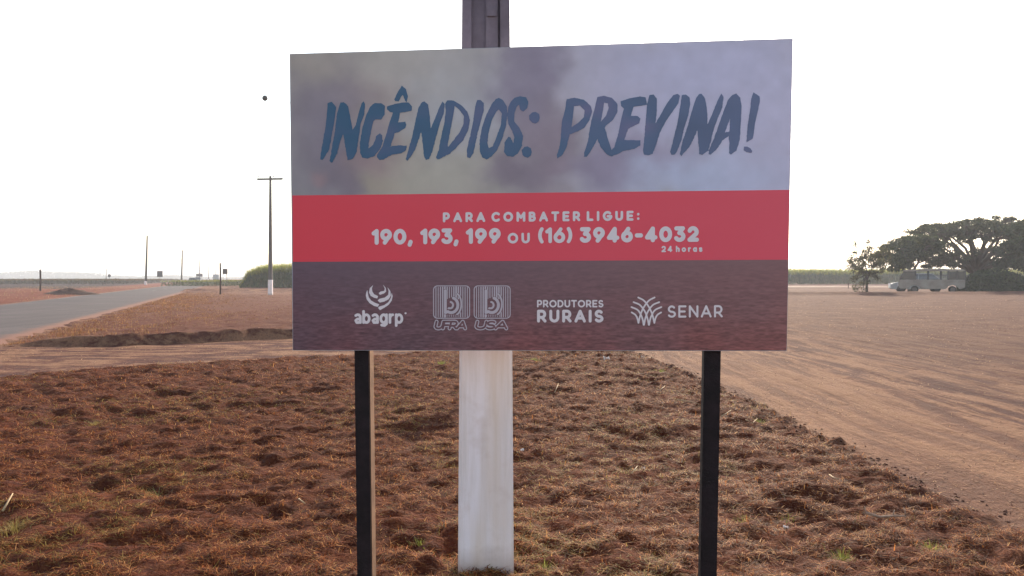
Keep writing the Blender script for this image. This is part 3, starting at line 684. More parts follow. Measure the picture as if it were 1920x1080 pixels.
# double-T shaft: two flanges, recessed web and a conduit strip
zs = [2.05 + (11 - 2.05) * i / 9 for i in range(10)]
def sect(mb, fa, fb, y0, y1):
    V = []
    for z in zs:
        w_ = shaft_w(z); x0 = -w_ / 2 + fa * w_; x1 = -w_ / 2 + fb * w_; d_ = .24 - .008 * z
        V += [(x0, y0 * d_, z), (x1, y0 * d_, z), (x1, y1 * d_, z), (x0, y1 * d_, z)]
    Fs = [(i * 4 + k, i * 4 + (k + 1) % 4, (i + 1) * 4 + (k + 1) % 4, (i + 1) * 4 + k) for i in range(9) for k in range(4)] + [(0, 1, 2, 3), (39, 38, 37, 36)]
    mb.add(V, Fs)
mb = MB(); sect(mb, 0, .20, -.5, .5); sect(mb, .80, 1, -.5, .5); sect(mb, .195, .805, -.30, .30)
mb.build('shaft', m_conc, main)
mb = MB(); sect(mb, .50, .75, -.42, -.29)
for k in range(40):
    z = 2.2 + k * .21 + rnd.uniform(-.05, .05); w_ = shaft_w(z); mb.box(w_ * .03, w_ * .22, -.106, -.092, z, z + rnd.uniform(.02, .06))
mb.build('conduit_strip', m_conc, main)
def crossarm(parent, z, half, ty=0.0, ang=0.0, rr=.055, insn=3):
    M = Matrix.Rotation(ang, 4, 'Z')
    MB().box(-half, half, -.16, -.06, z - rr, z + rr, M).build('crossarm', m_conc2, parent)
    pts = []
    for u in ((-.93, .30, .95) if insn == 3 else (-.9, .9)):
        x = u * half; mb = MB()
        mb.tube([(x, -.11, z + rr), (x, -.11, z + rr + .14)], [.012, .012]); mb.tube([(x, -.11, z + rr + .12), (x, -.11, z + rr + .17), (x, -.11, z + rr + .20), (x, -.11, z + rr + .25)], [.075, .075, .05, .045], 10)
        o_ = mb.build('insulator', m_ins, parent, M=M); p = M @ Vector((x, -.11, z + rr + .23)); pts.append(Vector(parent.location) + p)
    return pts
A = crossarm(main, 10.55, .70, ang=R(16))
fx, fy = G(507, 553); fz = hz(fx, fy)
far = thing('utility_pole', (fx, fy, 0), 'concrete pole with crossarm and white foot standing beside the cane clump', 'utility pole')
mb = MB(); zs2 = [-.3, .1, 1.42]; nbox_shaft(mb, zs2, [.42 - .02 * z for z in zs2], [.30 - .01 * z for z in zs2], .02); mb.build('painted_base', m_lime, far)
mb = MB(); zs2 = [1.42, 5, 11.15]; nbox_shaft(mb, zs2, [.385 - .0175 * z for z in zs2], [.28 - .01 * z for z in zs2], .02); mb.build('shaft', m_conc2, far)
B_ = crossarm(far, 10.85, 1.25, ang=R(-7), rr=.09)
# cables and the marker ball
m_cable = simple('aluminium_cable', (.45, .45, .47), .5, .1, 4)
sag = 1.35
def cpt(a, b_, t): p = a.lerp(b_, t); return Vector((p.x, p.y, p.z - sag * 4 * t * (1 - t)))
for i, (a, b_, lb) in enumerate(zip(A, B_, ('left', 'middle', 'right'))):
    mb = MB(); mb.tube([cpt(a, b_, k / 24) for k in range(25)], .006, 5)
    tag(mb.build('overhead_cable', m_cable), {'left': 'leftmost thin overhead cable, the one carrying the marker ball', 'middle': 'middle thin overhead cable between the two crossarms', 'right': 'rightmost thin overhead cable, nearest the board'}[lb], 'cable', 'overhead cables between the poles')
best = min((abs(CX + F * cpt(A[0], B_[0], k / 400).x / cpt(A[0], B_[0], k / 400).y - 499) + abs(HY - F * (cpt(A[0], B_[0], k / 400).z - CAMZ) / cpt(A[0], B_[0], k / 400).y - 184), k) for k in range(40, 380))
bp = cpt(A[0], B_[0], best[1] / 400); print('BALL', best, bp, CX + F * bp.x / bp.y, HY - F * (bp.z - CAMZ) / bp.y)
br = 5.2 * bp.y / F
ball = thing('marker_ball', bp, 'small dark grey warning ball hanging high in the sky on a cable', 'marker ball')
MB().ball((0, 0, 0), br, 20).build('sphere', simple('ball_grey', (.14, .14, .13), .6, .3, 4), ball, smooth=True)
mb = MB(); mb.tube([(br * 1.01 * math.cos(a * .3142), br * 1.01 * math.sin(a * .3142), 0) for a in range(21)], br * .05, 6); mb.build('seam_clamp', m_metal, ball)

# plain poles along the left of the road
m_wood = simple('weathered_pole_wood', (.028, .02, .017), 1.0, .35, 3, spec=.02)
def bare_pole(px, ptop, D, r0, label, H=None):
    X_ = (px - CX) / F * D; H = CAMZ + (HY - ptop) * D / F
    root = thing('roadside_pole', (X_, D, 0), label, 'pole', 'poles in line along the far side of the road')
    mb = MB(); mb.tube([(-.35, 0, -.3), (-.18, 0, H * .45), (0, 0, H)], [r0, r0 * .8, r0 * .6], 8); mb.build('shaft', m_wood, root)
    mb = MB(); mb.tube([(-.353, 0, -.31), (-.35, 0, .55), (-.345, 0, .9)], [r0 * 1.12, r0 * 1.10, r0 * 1.08], 8); mb.build('pale_foot', m_lime, root)
    mb = MB(); mb.tube([(0, 0, H), (0, 0, H + .12)], [r0 * .62, .03], 8); mb.build('cap', m_metal, root)
bare_pole(276, 442, 181, .25, 'tall dark bare pole beyond the road left of the square sign')
bare_pole(342, 469, 276, .30, 'pale hazy bare pole left of the oncoming car')
bare_pole(375, 483, 381, .25, 'fainter bare pole rising behind the wide road sign')
bare_pole(392, 490, 470, .25, 'very faint thin pole right of the wide road sign')
bare_pole(404.5, 502, 600, .25, 'faintest and farthest pole over the grey truck')
def stub(name, px, pb, pt_, wpx, label, mat, cat='post'):
    X_, D = G(px, pb); H = (pb - pt_) * D / F; r = wpx * D / F / 2; z = hz(X_, D)
    root = thing(name, (X_, D, z), label, cat)
    mb = MB(); mb.tube([(0, 0, -.3), (r * .3, 0, H * .5), (0, 0, H)], [r, r * .92, r * .85], 7); mb.build('stake', mat, root)
    mb = MB(); mb.tube([(0, 0, H - .002), (0, 0, H + r)], [r * .95, r * .5], 7); mb.build('top', mat, root)
m_stake = simple('old_post_wood', (.075, .04, .03), .9, .4, 5)
stub('fence_post', 75.5, 546, 508, 3.6, 'weathered wooden post on the red bank at far left', m_stake)
stub('marker_post', 413, 552, 494.5, 3.2, 'thin dark upright post on the dirt left of the white footed pole', m_stake)
stub('marker_post', 217, 531, 522.5, 2.6, 'short black stub post between round sign and tall bare pole', m_stake)
stub('marker_post', 199, 528.5, 505, 1.6, 'very faint slender post left of the round sign', m_conc2)
stub('marker_post', 1590.5, 541, 531, 1.5, 'tiny stake at the edge of the field left of the small tree', m_stake)

# road signs seen from behind
m_back = simple('sign_back_dark', (.035, .035, .04), .6, .3, 4); m_leg = simple('sign_leg', (.22, .16, .11), .8, .3, 4)
def rsign(px, pb, x0, x1, y0, y1, label, shape='rect', legs=(0,), D=None, mat=None, spread=0):
    if D is None: X_, D = G(px, pb)
    X_ = (px - CX) / F * D; k = D / F; root = thing('road_sign', (X_, D, 0), label, 'road sign', 'road signs along the highway')
    z0 = CAMZ - (y1 - HY) * k; z1 = CAMZ - (y0 - HY) * k
    mb = MB()
    if shape == 'rect': mb.prism([((x0 - px) * k, z0 + .05), ((x0 - px) * k + .05, z0), ((x1 - px) * k - .05, z0), ((x1 - px) * k, z0 + .05), ((x1 - px) * k, z1 - .05), ((x1 - px) * k - .05, z1), ((x0 - px) * k + .05, z1), ((x0 - px) * k, z1 - .05)], -.03, 0, 'y')
    else:
        r = (z1 - z0) / 2; mb.prism([(r * math.cos(a * math.pi / 10), (z0 + z1) / 2 + r * math.sin(a * math.pi / 10)) for a in range(20)], -.03, 0, 'y')
    mb.build('sign_plate', mat or m_back, root)
    for l in legs:
        mb = MB(); mb.tube([(l * k + spread * np.sign(l), .06, -.3), (l * k * .9, .06, z1 - .15)], .05, 6); mb.build('leg', m_leg, root)
    mb = MB(); mb.box((x0 - px) * k + .1, (x1 - px) * k - .1, .002, .06, (z0 + z1) / 2 - .03, (z0 + z1) / 2 + .03); mb.build('rail', m_leg, root)
rsign(299.5, 530, 294.5, 305, 508, 519.5, 'dark square road sign on a short pale leg beside the tall bare pole', D=210)
rsign(205, 530, 202, 208, 514, 520, 'small round road sign on a thin leg at far left', 'round', D=240)
rsign(374, 528, 367.5, 380, 513, 518.5, 'wide low road sign just above the oncoming car', legs=(-4, 4), D=330)
rsign(421.5, 534, 417.5, 426.5, 504, 514, 'brown road sign on two splayed legs right of the thin dark post', legs=(-3.2, 3.2), D=150, mat=simple('sign_back_brown', (.08, .05, .04), .7, .3, 4), spread=.12)

hp = thing('shadow_post', (1.5, 17.8, hz(1.5, 17.8)), 'unseen slim post with a small round plate, added behind the board for its shadow', 'shadow_post')  # hidden from the camera, added to throw a slanting shadow over the thatch
MB().tube([(0, 0, -.3), (0, 0, 4.6)], [.045, .04], 8).build('post', m_stake, hp)
MB().prism([(.30 * math.cos(a * math.pi / 10), 4.35 + .30 * math.sin(a * math.pi / 10)) for a in range(20)], -.07, -.045, 'y').build('sign_plate', m_back, hp)

# ---------------------------------------------------------------- vehicles
m_glass = simple('dark_glass', (.03, .035, .04), .1, .2, 3, spec=.8); m_tyre = simple('tyre_rubber', (.02, .02, .02), .9, .3, 8)
m_rim = simple('wheel_rim', (.09, .085, .085), .5, .2, 8, .5)
m, nt, b = newmat('clear_window'); b.inputs['Base Color'].default_value = (.35, .38, .40, 1); b.inputs['Roughness'].default_value = .3
t = nt.nodes.new('ShaderNodeBsdfTransparent'); mx = nt.nodes.new('ShaderNodeMixShader'); mx.inputs[0].default_value = .9
nt.links.new(b.outputs[0], mx.inputs[1]); nt.links.new(t.outputs[0], mx.inputs[2]); nt.links.new(mx.outputs[0], nt.nodes['Material Output'].inputs[0]); m_clear = m
def wheel(root, x, y, r, wd, M, off):
    mb = MB(); n = 18
    ring = lambda rr, yy: [(x + rr * math.cos(2 * math.pi * k / n), yy, r + rr * math.sin(2 * math.pi * k / n)) for k in range(n)]
    V = ring(r * .62, y - wd / 2) + ring(r * .95, y - wd / 2) + ring(r, y - wd / 3) + ring(r, y + wd / 3) + ring(r * .95, y + wd / 2) + ring(r * .62, y + wd / 2)
    mb.add(V, [(j * n + k, j * n + (k + 1) % n, ((j + 1) % 6) * n + (k + 1) % n, ((j + 1) % 6) * n + k) for j in range(6) for k in range(n)])
    w_ = mb.build('wheel', m_tyre, root, M=M)
    mb = MB(); mb.prism([(x + r * .6 * math.cos(2 * math.pi * k / n), r + r * .6 * math.sin(2 * math.pi * k / n)) for k in range(n)], y - wd / 2 + .03, y + wd / 2 - .03, 'y')
    mb.build('rim', m_rim, w_, M=M)
def bus():
    X0, D = 57.0, 0; D = 85.0
    cx = (1746 - CX) / F * D; M = Matrix.Rotation(R(0), 4, 'Z')
    root = thing('minibus', (cx, D, hz(cx, D)), 'old cream minibus with a row of big windows parked under the big tree', 'minibus')
    root.rotation_euler = (0, 0, R(-27))
    body = simple('faded_cream_paint', (.31, .275, .235), .7, .22, 1.2, c2=(.22, .18, .155)); dark = simple('window_rubber', (.05, .05, .05), .8, .2, 3)
    L = 3.12; W = 1.08
    mb = MB()      # front at -x
    prof = [(-L, .62), (-L - .03, 1.05), (-L + .06, 1.42), (L, 1.42), (L, .62), (L - .35, .45), (L - .55, .45), (L - .75, .72), (L - 1.15, .86), (L - 1.55, .72), (L - 1.75, .45), (-L + 2.15, .42), (-L + 1.95, .72), (-L + 1.55, .84), (-L + 1.15, .72), (-L + .95, .45), (-L + .2, .45)]
    mb.prism(prof, -W, W, 'y'); mb.build('body', body, root, bevel=.02)
    mb = MB(); mb.prism([(-L + .42, 2.33), (-L + .62, 2.47), (L - .2, 2.5), (L, 2.36), (L, 2.30), (-L + .40, 2.27)], -W + .02, W - .02, 'y'); mb.build('roof', body, root, bevel=.02)
    xs = [-L + .62, -L + 1.62, -L + 2.82, -L + 4.02, -L + 4.72, -L + 5.5, L - .03]
    for s_ in (-1, 1):
        for x in xs[1:]: MB().box(x - .07, x + .07, s_ * W - .035, s_ * W + .035, 1.40, 2.31).build('window_pillar', dark, root)
        MB().add([(-L + .08, s_ * W - .03, 1.4), (-L + .22, s_ * W - .03, 1.4), (-L + .62, s_ * W - .03, 2.31), (-L + .50, s_ * W - .03, 2.31), (-L + .08, s_ * W + .03, 1.4), (-L + .22, s_ * W + .03, 1.4), (-L + .62, s_ * W + .03, 2.31), (-L + .50, s_ * W + .03, 2.31)],
               [(0, 1, 2, 3), (7, 6, 5, 4), (0, 4, 5, 1), (1, 5, 6, 2), (2, 6, 7, 3), (3, 7, 4, 0)]).build('window_pillar', dark, root)
    for s_ in (-1, 1):
        for i in range(len(xs) - 1):
            a = xs[i] - (.5 if i == 0 else -.07); b_ = xs[i + 1] - .07
            p = [(a, 1.43), (b_, 1.43), (b_, 2.27), (a + (.38 if i == 0 else 0), 2.27)]
            mb = MB(); mb.prism(p, s_ * W - .01, s_ * W + .01, 'y'); fr = mb.build('window', m_glass if (s_ < 0 and i in (0, 4, 5)) else m_clear, root)
            if 0 < i < 4: mb = MB(); mb.box(a, b_, s_ * (W + .014) - .006, s_ * (W + .014) + .006, 1.86, 1.91); mb.build('slide_rail', m_rim, fr)
    mb = MB(); mb.add([(-L + .08, -W + .05, 1.43), (-L + .08, W - .05, 1.43), (-L + .50, W - .05, 2.28), (-L + .50, -W + .05, 2.28)], [(0, 1, 2, 3)]); mb.build('windscreen', m_glass, root)
    mb = MB(); mb.box(L - .02, L + .02, -W + .1, W - .1, 1.43, 2.28); mb.build('rear_window', m_glass, root)
    for x in (-L + 1.55, L - 1.15):
        for y in (-W + .2, W - .2): wheel(root, x, y, .37, .22, None, None)
    mb = MB(); mb.box(-L - .12, -L - .02, -W + .02, W - .02, .42, .60); mb.build('bumper', m_rim, root, bevel=.02)
    mb = MB(); mb.box(L + .02, L + .12, -W + .02, W - .02, .42, .60); mb.build('bumper', m_rim, root, bevel=.02)
    for s_ in (-1, 1):
        mb = MB(); mb.prism([(s_ * .78 + .13 * math.cos(a * .5236), .85 + .13 * math.sin(a * .5236)) for a in range(12)], -L - .07, -L - .02, 'x'); mb.build('headlight', m_white, root)
    mb = MB(); mb.box(-1.2, 1.4, -.6, .6, 2.49, 2.56); mb.build('roof_hatch', body, root, bevel=.02)
bus()
def car(name, loc, rz, L, W, H, mat, label, cat, lights=False, s=1.0):
    root = thing(name, loc, label, cat); root.rotation_euler = (0, 0, rz); l = L / 2; w_ = W / 2   # front at -x
    a = .34
    mb = MB(); prof = [(-l, .35), (-l + .04, .62), (-l + .25, .74), (-l + 1.15, .88), (l - .35, .92), (l - .03, .85), (l, .45), (l - .25, .24), (l - .45, .24), (l - .55, .5), (l - .82, .62), (l - 1.1, .5), (l - 1.2, .24),
                           (-l + 1.25, .24), (-l + 1.15, .5), (-l + .86, .62), (-l + .58, .5), (-l + .48, .24), (-l + .15, .24)]
    mb.prism(prof, -w_, w_, 'y'); mb.build('body', mat, root, bevel=.02)
    V = []; top = [(-l + 1.95, H), (l - 1.1, H)]; bot = [(-l + 1.15, .89), (l - .35, .93)]
    V = [(bot[0][0], -w_ + .06, .87), (bot[1][0], -w_ + .06, .9), (bot[1][0], w_ - .06, .9), (bot[0][0], w_ - .06, .87), (top[0][0], -w_ + .2, H - .02), (top[1][0], -w_ + .2, H - .02), (top[1][0], w_ - .2, H - .02), (top[0][0], w_ - .2, H - .02)]
    mb = MB(); mb.add(V, [(0, 1, 2, 3), (0, 4, 5, 1), (1, 5, 6, 2), (2, 6, 7, 3), (3, 7, 4, 0), (4, 7, 6, 5)]); mb.build('windows', m_glass, root)
    mb = MB(); mb.prism([(top[0][0] - .05, H - .05), (top[0][0] + .1, H + .01), (top[1][0] - .1, H + .01), (top[1][0] + .05, H - .05)], -w_ + .17, w_ - .17, 'y'); mb.build('roof', mat, root, bevel=.01)
    mb = MB()
    for sgn in (-1, 1):
        for (x0, x1) in ((bot[0][0], top[0][0]), (bot[1][0], top[1][0]), (-.05, 0.0)):
            MB().tube([(x0, sgn * (w_ - .055), .88), (x1, sgn * (w_ - .195), H - .03)], .035, 5).build('pillar', mat, root)
    for x in (-l + .86, l - .82):
        for y in (-w_ + .1, w_ - .1): wheel(root, x, y, .31, .2, None, None)
    for sgn in (-1, 1):
        mb = MB(); mb.box(-l - .015, -l + .2, sgn * (w_ - .32) - .17, sgn * (w_ - .32) + .17, .56, .70); mb.build('headlight', m_lamp if lights else m_white, root, bevel=.02)
        mb = MB(); mb.box(-l + 1.3, -l + 1.45, sgn * (w_ + .08) - .09, sgn * (w_ + .08) + .09, .92, 1.04); mb.build('wing_mirror', mat, root)
    return root
m, nt, b = newmat('headlamp_glow'); b.inputs['Emission Color'].default_value = (1, .97, .9, 1); b.inputs['Emission Strength'].default_value = 120; m_lamp = m
rd = math.atan2(1, -.345)
def on_road(px, D): return ((px - CX) / F * D, D, .09)
car('car', on_road(361, 212), rd + math.pi - .0, 4.2, 1.8, 1.55, simple('dark_blue_paint', (.05, .065, .10), .35, .2, 1), 'dark car with headlights on driving towards us on the highway', 'car', True)
car('car', (on_road(371.5, 262)[0], 262, .09), rd + math.pi, 4.4, 1.9, 1.8, simple('white_paint_distant', (.7, .7, .7), .4, .1, 1), 'white vehicle following close behind the dark car', 'car', True)
wx, wy = (1672 - CX) / F * 90, 90.0
car('van', (wx + 2.9, wy, hz(wx, wy)), R(-20), 4.2, 1.7, 1.5, simple('white_car_paint', (.42, .42, .42), .6, .1, 1), 'white van with its bonnet poking out past the front of the minibus', 'van').scale = (1.38, 1.38, 1.38)
# lorry far down the road
def lorry(px, D):
    root = thing('lorry', ((px - CX) / F * D, D, .05), 'hazy grey lorry far down the road behind the thin dark post', 'lorry'); root.rotation_euler = (0, 0, rd + math.pi)
    g = simple('hazy_lorry_paint', (.16, .17, .18), .5, .2, 1)
    MB().prism([(-3.6, .5), (-3.6, 1.5), (-3.3, 2.5), (-1.9, 2.55), (-1.9, .5)], -1.1, 1.1, 'y').build('cab', g, root, bevel=.03)
    MB().box(-3.66, -3.40, -.95, .95, 1.55, 2.2).build('windscreen', m_glass, root)
    MB().box(-1.8, 3.6, -1.2, 1.2, .95, 3.0).build('cargo_box', simple('lorry_box', (.30, .31, .32), .6, .2, 1), root, bevel=.03)
    for x in (-2.8, 2.2, 3.1):
        for y in (-.95, .95): wheel(root, x, y, .46, .3, None, None)
lorry(405, 330)

# ---------------------------------------------------------------- vegetation
def strips(base, head, pitch, length, width, curl, cols, segs=2):
    """curved tapering blades; returns verts, faces, colours"""
    n = len(base); P = [base]; hd = np.stack([np.cos(head), np.sin(head)], -1); side = np.stack([-np.sin(head), np.cos(head), np.zeros(n)], -1)
    p = base.copy(); ang = pitch.copy()
    for i in range(segs):
        st = (length / segs)[:, None] * np.stack([hd[:, 0] * np.cos(ang), hd[:, 1] * np.cos(ang), np.sin(ang)], -1); p = p + st; P.append(p); ang = ang + curl
    V = []
    for i, q in enumerate(P):
        ww = width * (1 - .8 * i / segs) / 2; V += [q - side * ww[:, None], q + side * ww[:, None]]
    V = np.stack(V, 1).reshape(-1, 3); k = 2 * (segs + 1); b0 = (np.arange(n) * k)[:, None]
    Fs = np.concatenate([b0 + np.array([[2 * i, 2 * i + 1, 2 * i + 3, 2 * i + 2]]) for i in range(segs)], 0)
    return V, Fs, np.repeat(cols, k, 0)
def palette(n, cols, wts, jit=.25):
    c = np.array(cols, float)[rng.choice(len(cols), n, p=np.array(wts) / sum(wts))]
    return c * (1 + rng.uniform(-jit, jit, (n, 1)))
m_dry = leafmat('dry_thatch', .5); m_green = leafmat('green_leaf', .4)

# mown thatch in the foreground
def scatter_patch(N, gamma, d0=3.6, d1=18.2):
    u = rng.uniform(0, 1, N); D = (d0 ** gamma + u * (d1 ** gamma - d0 ** gamma)) ** (1 / gamma)
    x = rng.uniform(-1, 1, N) * (D * .72 + .6); return x, D
parts = []
x, y = scatter_patch(620000, -.35)
h, th, vg, lf = terrain(x, y)
cl = fbm(x * 7.5, y * 8.5, 3, 34); c2 = fbm(x * 2.2, y * 3.2, 3, 61); keep = (rng.uniform(0, 1, len(x)) < th * np.clip((cl - .46) * 6.5 + (c2 - .42) * 2.2, .05, 1))
x, y, h, cl = x[keep], y[keep], h[keep], cl[keep]; n = len(x)
gr = fbm(x * .7 + 50, y * .9, 3, 71)
cols = palette(n, [(.54, .20, .055), (.29, .080, .024), (.145, .033, .013), (.72, .37, .13), (.06, .017, .008)], [2.5, 3.8, 3.4, 1.4, 3.8])
gm_ = (rng.uniform(0, 1, n) < np.clip((gr - .50) * 3.4, 0.03, .45) * .85)
cols[gm_] = palette(gm_.sum(), [(.26, .18, .045), (.38, .26, .07), (.14, .11, .03)], [2, 2, 1])
lay = rng.uniform(0, 1, n) < .90
pitch = np.where(lay, rng.uniform(-.05, .38, n), rng.uniform(.5, 1.3, n)); ln = rng.uniform(.02, .085, n) * np.where(lay, 1.15, .7) * (.8 + y * .03)
wd = rng.uniform(.0020, .0052, n) * (.75 + y * .075)
base = np.stack([x, y, h + rng.uniform(-.004, .022, n) * np.where(lay, 1, 0)], -1)
parts.append(strips(base, rng.uniform(0, 6.283, n), pitch, ln, wd, rng.uniform(-.9, .3, n), cols, 2))
Vv = np.concatenate([p[0] for p in parts]); off = np.cumsum([0] + [len(p[0]) for p in parts[:-1]])
me = npmesh('dry_grass', Vv, np.concatenate([p[1] + o_ for p, o_ in zip(parts, off)])); setcol(me, np.concatenate([p[2] for p in parts]))
tag(link('dry_grass', me, m_dry), 'mown brown thatch of dry grass covering the foreground patch', 'dry grass', kind='stuff')
print('THATCH', n)
# verge grass beyond the track, along the road
N = 210000
y = 18 + (rng.uniform(0, 1, N) ** 1.7) * 75; x = road_r(y) + .2 + rng.uniform(0, 1, N) ** 1.5 * 26
h, th, vg, lf = terrain(x, y); gd = fbm(x * 1.1, y * 1.1, 4, 15); near = np.exp(-np.clip(x - road_r(y) - 3.5, 0, 50) / 3.5)
keep = rng.uniform(0, 1, N) < vg * np.clip(near * .5 + (gd - .52) * 2.6, 0.02, .9)
x, y, h, near = x[keep], y[keep], h[keep], near[keep]; n = len(x)
cols = palette(n, [(.36, .20, .09), (.22, .10, .048), (.15, .10, .04), (.16, .055, .03)], [3, 3, 1, 3])
cols = cols * (1 - .25 * (1 - near))[:, None]
base = np.stack([x, y, h - .01], -1)
Vv, Fv, Cv = strips(base, rng.uniform(0, 6.283, n), rng.uniform(.5, 1.4, n), rng.uniform(.04, .12, n) * (.45 + .55 * near), rng.uniform(.008, .018, n) * (y / 25), rng.uniform(-.6, .1, n), cols, 2)
me = npmesh('verge_grass', Vv, Fv); setcol(me, Cv); tag(link('verge_grass', me, m_dry), 'short straw coloured grass on the raised verge beside the road', 'grass', kind='stuff')
# sparse dry grass along the far left bank
N = 30000
y = 30 + rng.uniform(0, 1, N) ** 1.5 * 120; x = road_r(y) - RW - .5 - rng.uniform(0, 1, N) * 22; h = terrain(x, y)[0]
k = rng.uniform(0, 1, N) < fbm(x * .3, y * .3, 3, 8) - .25; x, y, h = x[k], y[k], h[k]; n = len(x)
Vv, Fv, Cv = strips(np.stack([x, y, h - .01], -1), rng.uniform(0, 6.283, n), rng.uniform(.5, 1.4, n), rng.uniform(.08, .22, n), rng.uniform(.02, .05, n), rng.uniform(-.6, .1, n), palette(n, [(.40, .26, .14), (.30, .17, .09), (.22, .2, .09)], [3, 3, 1]), 2)
me = npmesh('bank_grass', Vv, Fv); setcol(me, Cv); tag(link('bank_grass', me, m_dry), 'thin dry grass on the red earth bank across the road', 'grass', kind='stuff')

# clods of earth, mostly along the torn edge of the patch
n = 800; tq = rng.uniform(0, 1, n); yq = 3.9 + 14 * rng.uniform(0, 1, n) ** 1.2; xq = np.interp(yq, [3.9, 6.5, 8.6, 12.4, 17.6], [3.17, 3.2, 3.1, 2.95, 2.6]) + rng.normal(-.02, .09, n)
kk = rng.uniform(0, 1, n) < .0; xq = np.where(kk, rng.uniform(-.6, .68, n) * (yq + .5), xq); hq = terrain(xq, yq)[0]
oc = np.array([(1, 0, 0), (0, 1, 0), (-1, 0, 0), (0, -1, 0), (0, 0, 1), (0, 0, -1)], float); of = np.array([(0, 1, 4), (1, 2, 4), (2, 3, 4), (3, 0, 4), (1, 0, 5), (2, 1, 5), (3, 2, 5), (0, 3, 5)])
szq = rng.uniform(.004, .017, n) * (.8 + yq * .04); Vq = (oc[None] * rng.uniform(.6, 1.2, (n, 6, 3)) + rng.uniform(-.25, .25, (n, 6, 3))) * szq[:, None, None] * np.array([1.2, 1.2, .8]) + np.stack([xq, yq, hq + szq * .15], -1)[:, None]
me = npmesh('earth_clods', Vq.reshape(-1, 3), (of[None] + (np.arange(n) * 6)[:, None, None]).reshape(-1, 3), True)
tag(link('earth_clods', me, simple('clod_earth', (.12, .050, .032), .95, .4, 8, 0, .5)), 'dark crumbled clods of earth along the torn edge of the thatch', 'earth clods', kind='stuff')

# chaff and crumbs of earth strewn over the bare dirt
N = 70000; u = rng.uniform(0, 1, N); y = 4.2 * (60 / 4.2) ** (u ** .85); x = rng.uniform(-1, 1, N) * y * .72
h, th, vg, lf = terrain(x, y); k = (th < .5) & (x > road_r(y) + .3) & (rng.uniform(0, 1, N) < .15 + 1.3 * np.clip(fbm(x * .8, y * .5, 4, 88) - .42, 0, 1) * 3) & (vg < .5); x, y, h = x[k], y[k], h[k]; n = len(x)
Vv, Fv, Cv = strips(np.stack([x, y, h + .004], -1), rng.uniform(0, 6.283, n), rng.uniform(0, .5, n), rng.uniform(.015, .05, n) * (.7 + y * .04), rng.uniform(.004, .012, n) * (.6 + y * .06), rng.uniform(-.6, 0, n), palette(n, [(.50, .30, .16), (.07, .03, .022), (.13, .055, .04)], [2.4, 2, 2]), 2)
me = npmesh('dry_chaff', Vv, Fv); setcol(me, Cv); tag(link('dry_chaff', me, m_dry), 'chaff and dark crumbs strewn over the bare dirt tracks', 'chaff', kind='stuff')

# green tufts in the thatch
def tuft(px, py, r, nb, hgt, label, cols=None):
    X_, D = G(px, py); z = hz(X_, D); a = rng.uniform(0, 6.283, nb); nb = int(nb * 1.6); a = rng.uniform(0, 6.283, nb); rr = r * .6 * np.abs(rng.normal(0, 1, nb))
    base = np.stack([rr * np.cos(a), rr * np.sin(a), np.zeros(nb) - .01], -1)
    c = palette(nb, cols or [(.24, .27, .05), (.34, .34, .08), (.17, .18, .04)], [2, 2, 1])
    Vv, Fv, Cv = strips(base, a + rng.uniform(-.5, .5, nb), rng.uniform(.7, 1.4, nb), rng.uniform(.35, 1.0, nb) * hgt, rng.uniform(.0025, .005, nb) * (.6 + D * .08), rng.uniform(-.6, 0, nb), c, 3)
    me = npmesh('grass_tuft', Vv, Fv); setcol(me, Cv); o_ = link('grass_tuft', me, m_green, None, (X_, D, z)); tag(o_, label, 'grass tuft', 'green tufts in the dry thatch')
tuft(1021, 1072, .07, 70, .075, 'bright green tuft at the foot of the white painted pole')
tuft(1577, 1052, .06, 90, .075, 'green tuft at lower right below the forked twig')
tuft(1745, 1040, .08, 60, .07, 'green tuft right of and below the forked twig')
tuft(1398, 975, .06, 90, .06, 'yellow green tuft just right of the right board post')
tuft(1480, 975, .07, 40, .05, 'small green tuft between right post and forked twig')
tuft(828, 684, .16, 130, .10, 'wide green tuft under the board left of the white pole')
tuft(1000, 680, .16, 130, .09, 'wide green tuft under the board right of the white pole')
tuft(1240, 700, .14, 100, .08, 'green tuft at the track edge left of the right post')
tuft(1420, 795, .12, 100, .07, 'faint green tuft at the track edge right of the right post', [(.2, .22, .08), (.3, .27, .11)] and None)
tuft(180, 800, .18, 220, .085, 'broad pale green tuft in the left foreground', [(.27, .21, .06), (.36, .27, .10), (.2, .15, .05)])
tuft(25, 1005, .11, 120, .10, 'olive tuft at the lower left corner', [(.27, .21, .06), (.36, .27, .10), (.2, .15, .05)])
tuft(790, 1022, .08, 60, .05, 'small green tuft between left post and white pole')
tuft(297, 925, .14, 90, .10, 'upright olive tuft in the left foreground below centre', [(.18, .19, .07), (.25, .24, .1), (.2, .2, .07)])

# litter, straws and the twig
m_paper = simple('white_paper', (.78, .68, .62), .6, .1, 30); m_straw = simple('pale_straw', (.46, .32, .18), .7, .25, 40); m_twig = simple('grey_twig', (.42, .28, .20), .85, .4, 30)
def scrap(px, py, s_, label, nm='paper_scrap'):
    X_, D = G(px, py); z = hz(X_, D) + .02 + s_ * .2; V = []; n = 5
    for j in range(n):
        for i in range(n):
            V.append(((i / 4 - .5) * s_ * rnd.uniform(.8, 1.2), (j / 4 - .5) * s_ * rnd.uniform(.6, 1.0), rnd.uniform(-.3, .45) * s_))
    Vb = [(a, b_, c_ - .0015) for a, b_, c_ in V]
    Fs = [(j * n + i, j * n + i + 1, j * n + n + i + 1, j * n + n + i) for j in range(n - 1) for i in range(n - 1)]
    Fs2 = [tuple(reversed([q + 25 for q in f_])) for f_ in Fs]
    mb = MB(); mb.add(V + Vb, Fs + Fs2); o_ = mb.build(nm, m_paper); o_.location = (X_, D, z); tag(o_, label, 'litter', 'white litter scraps on the thatch')
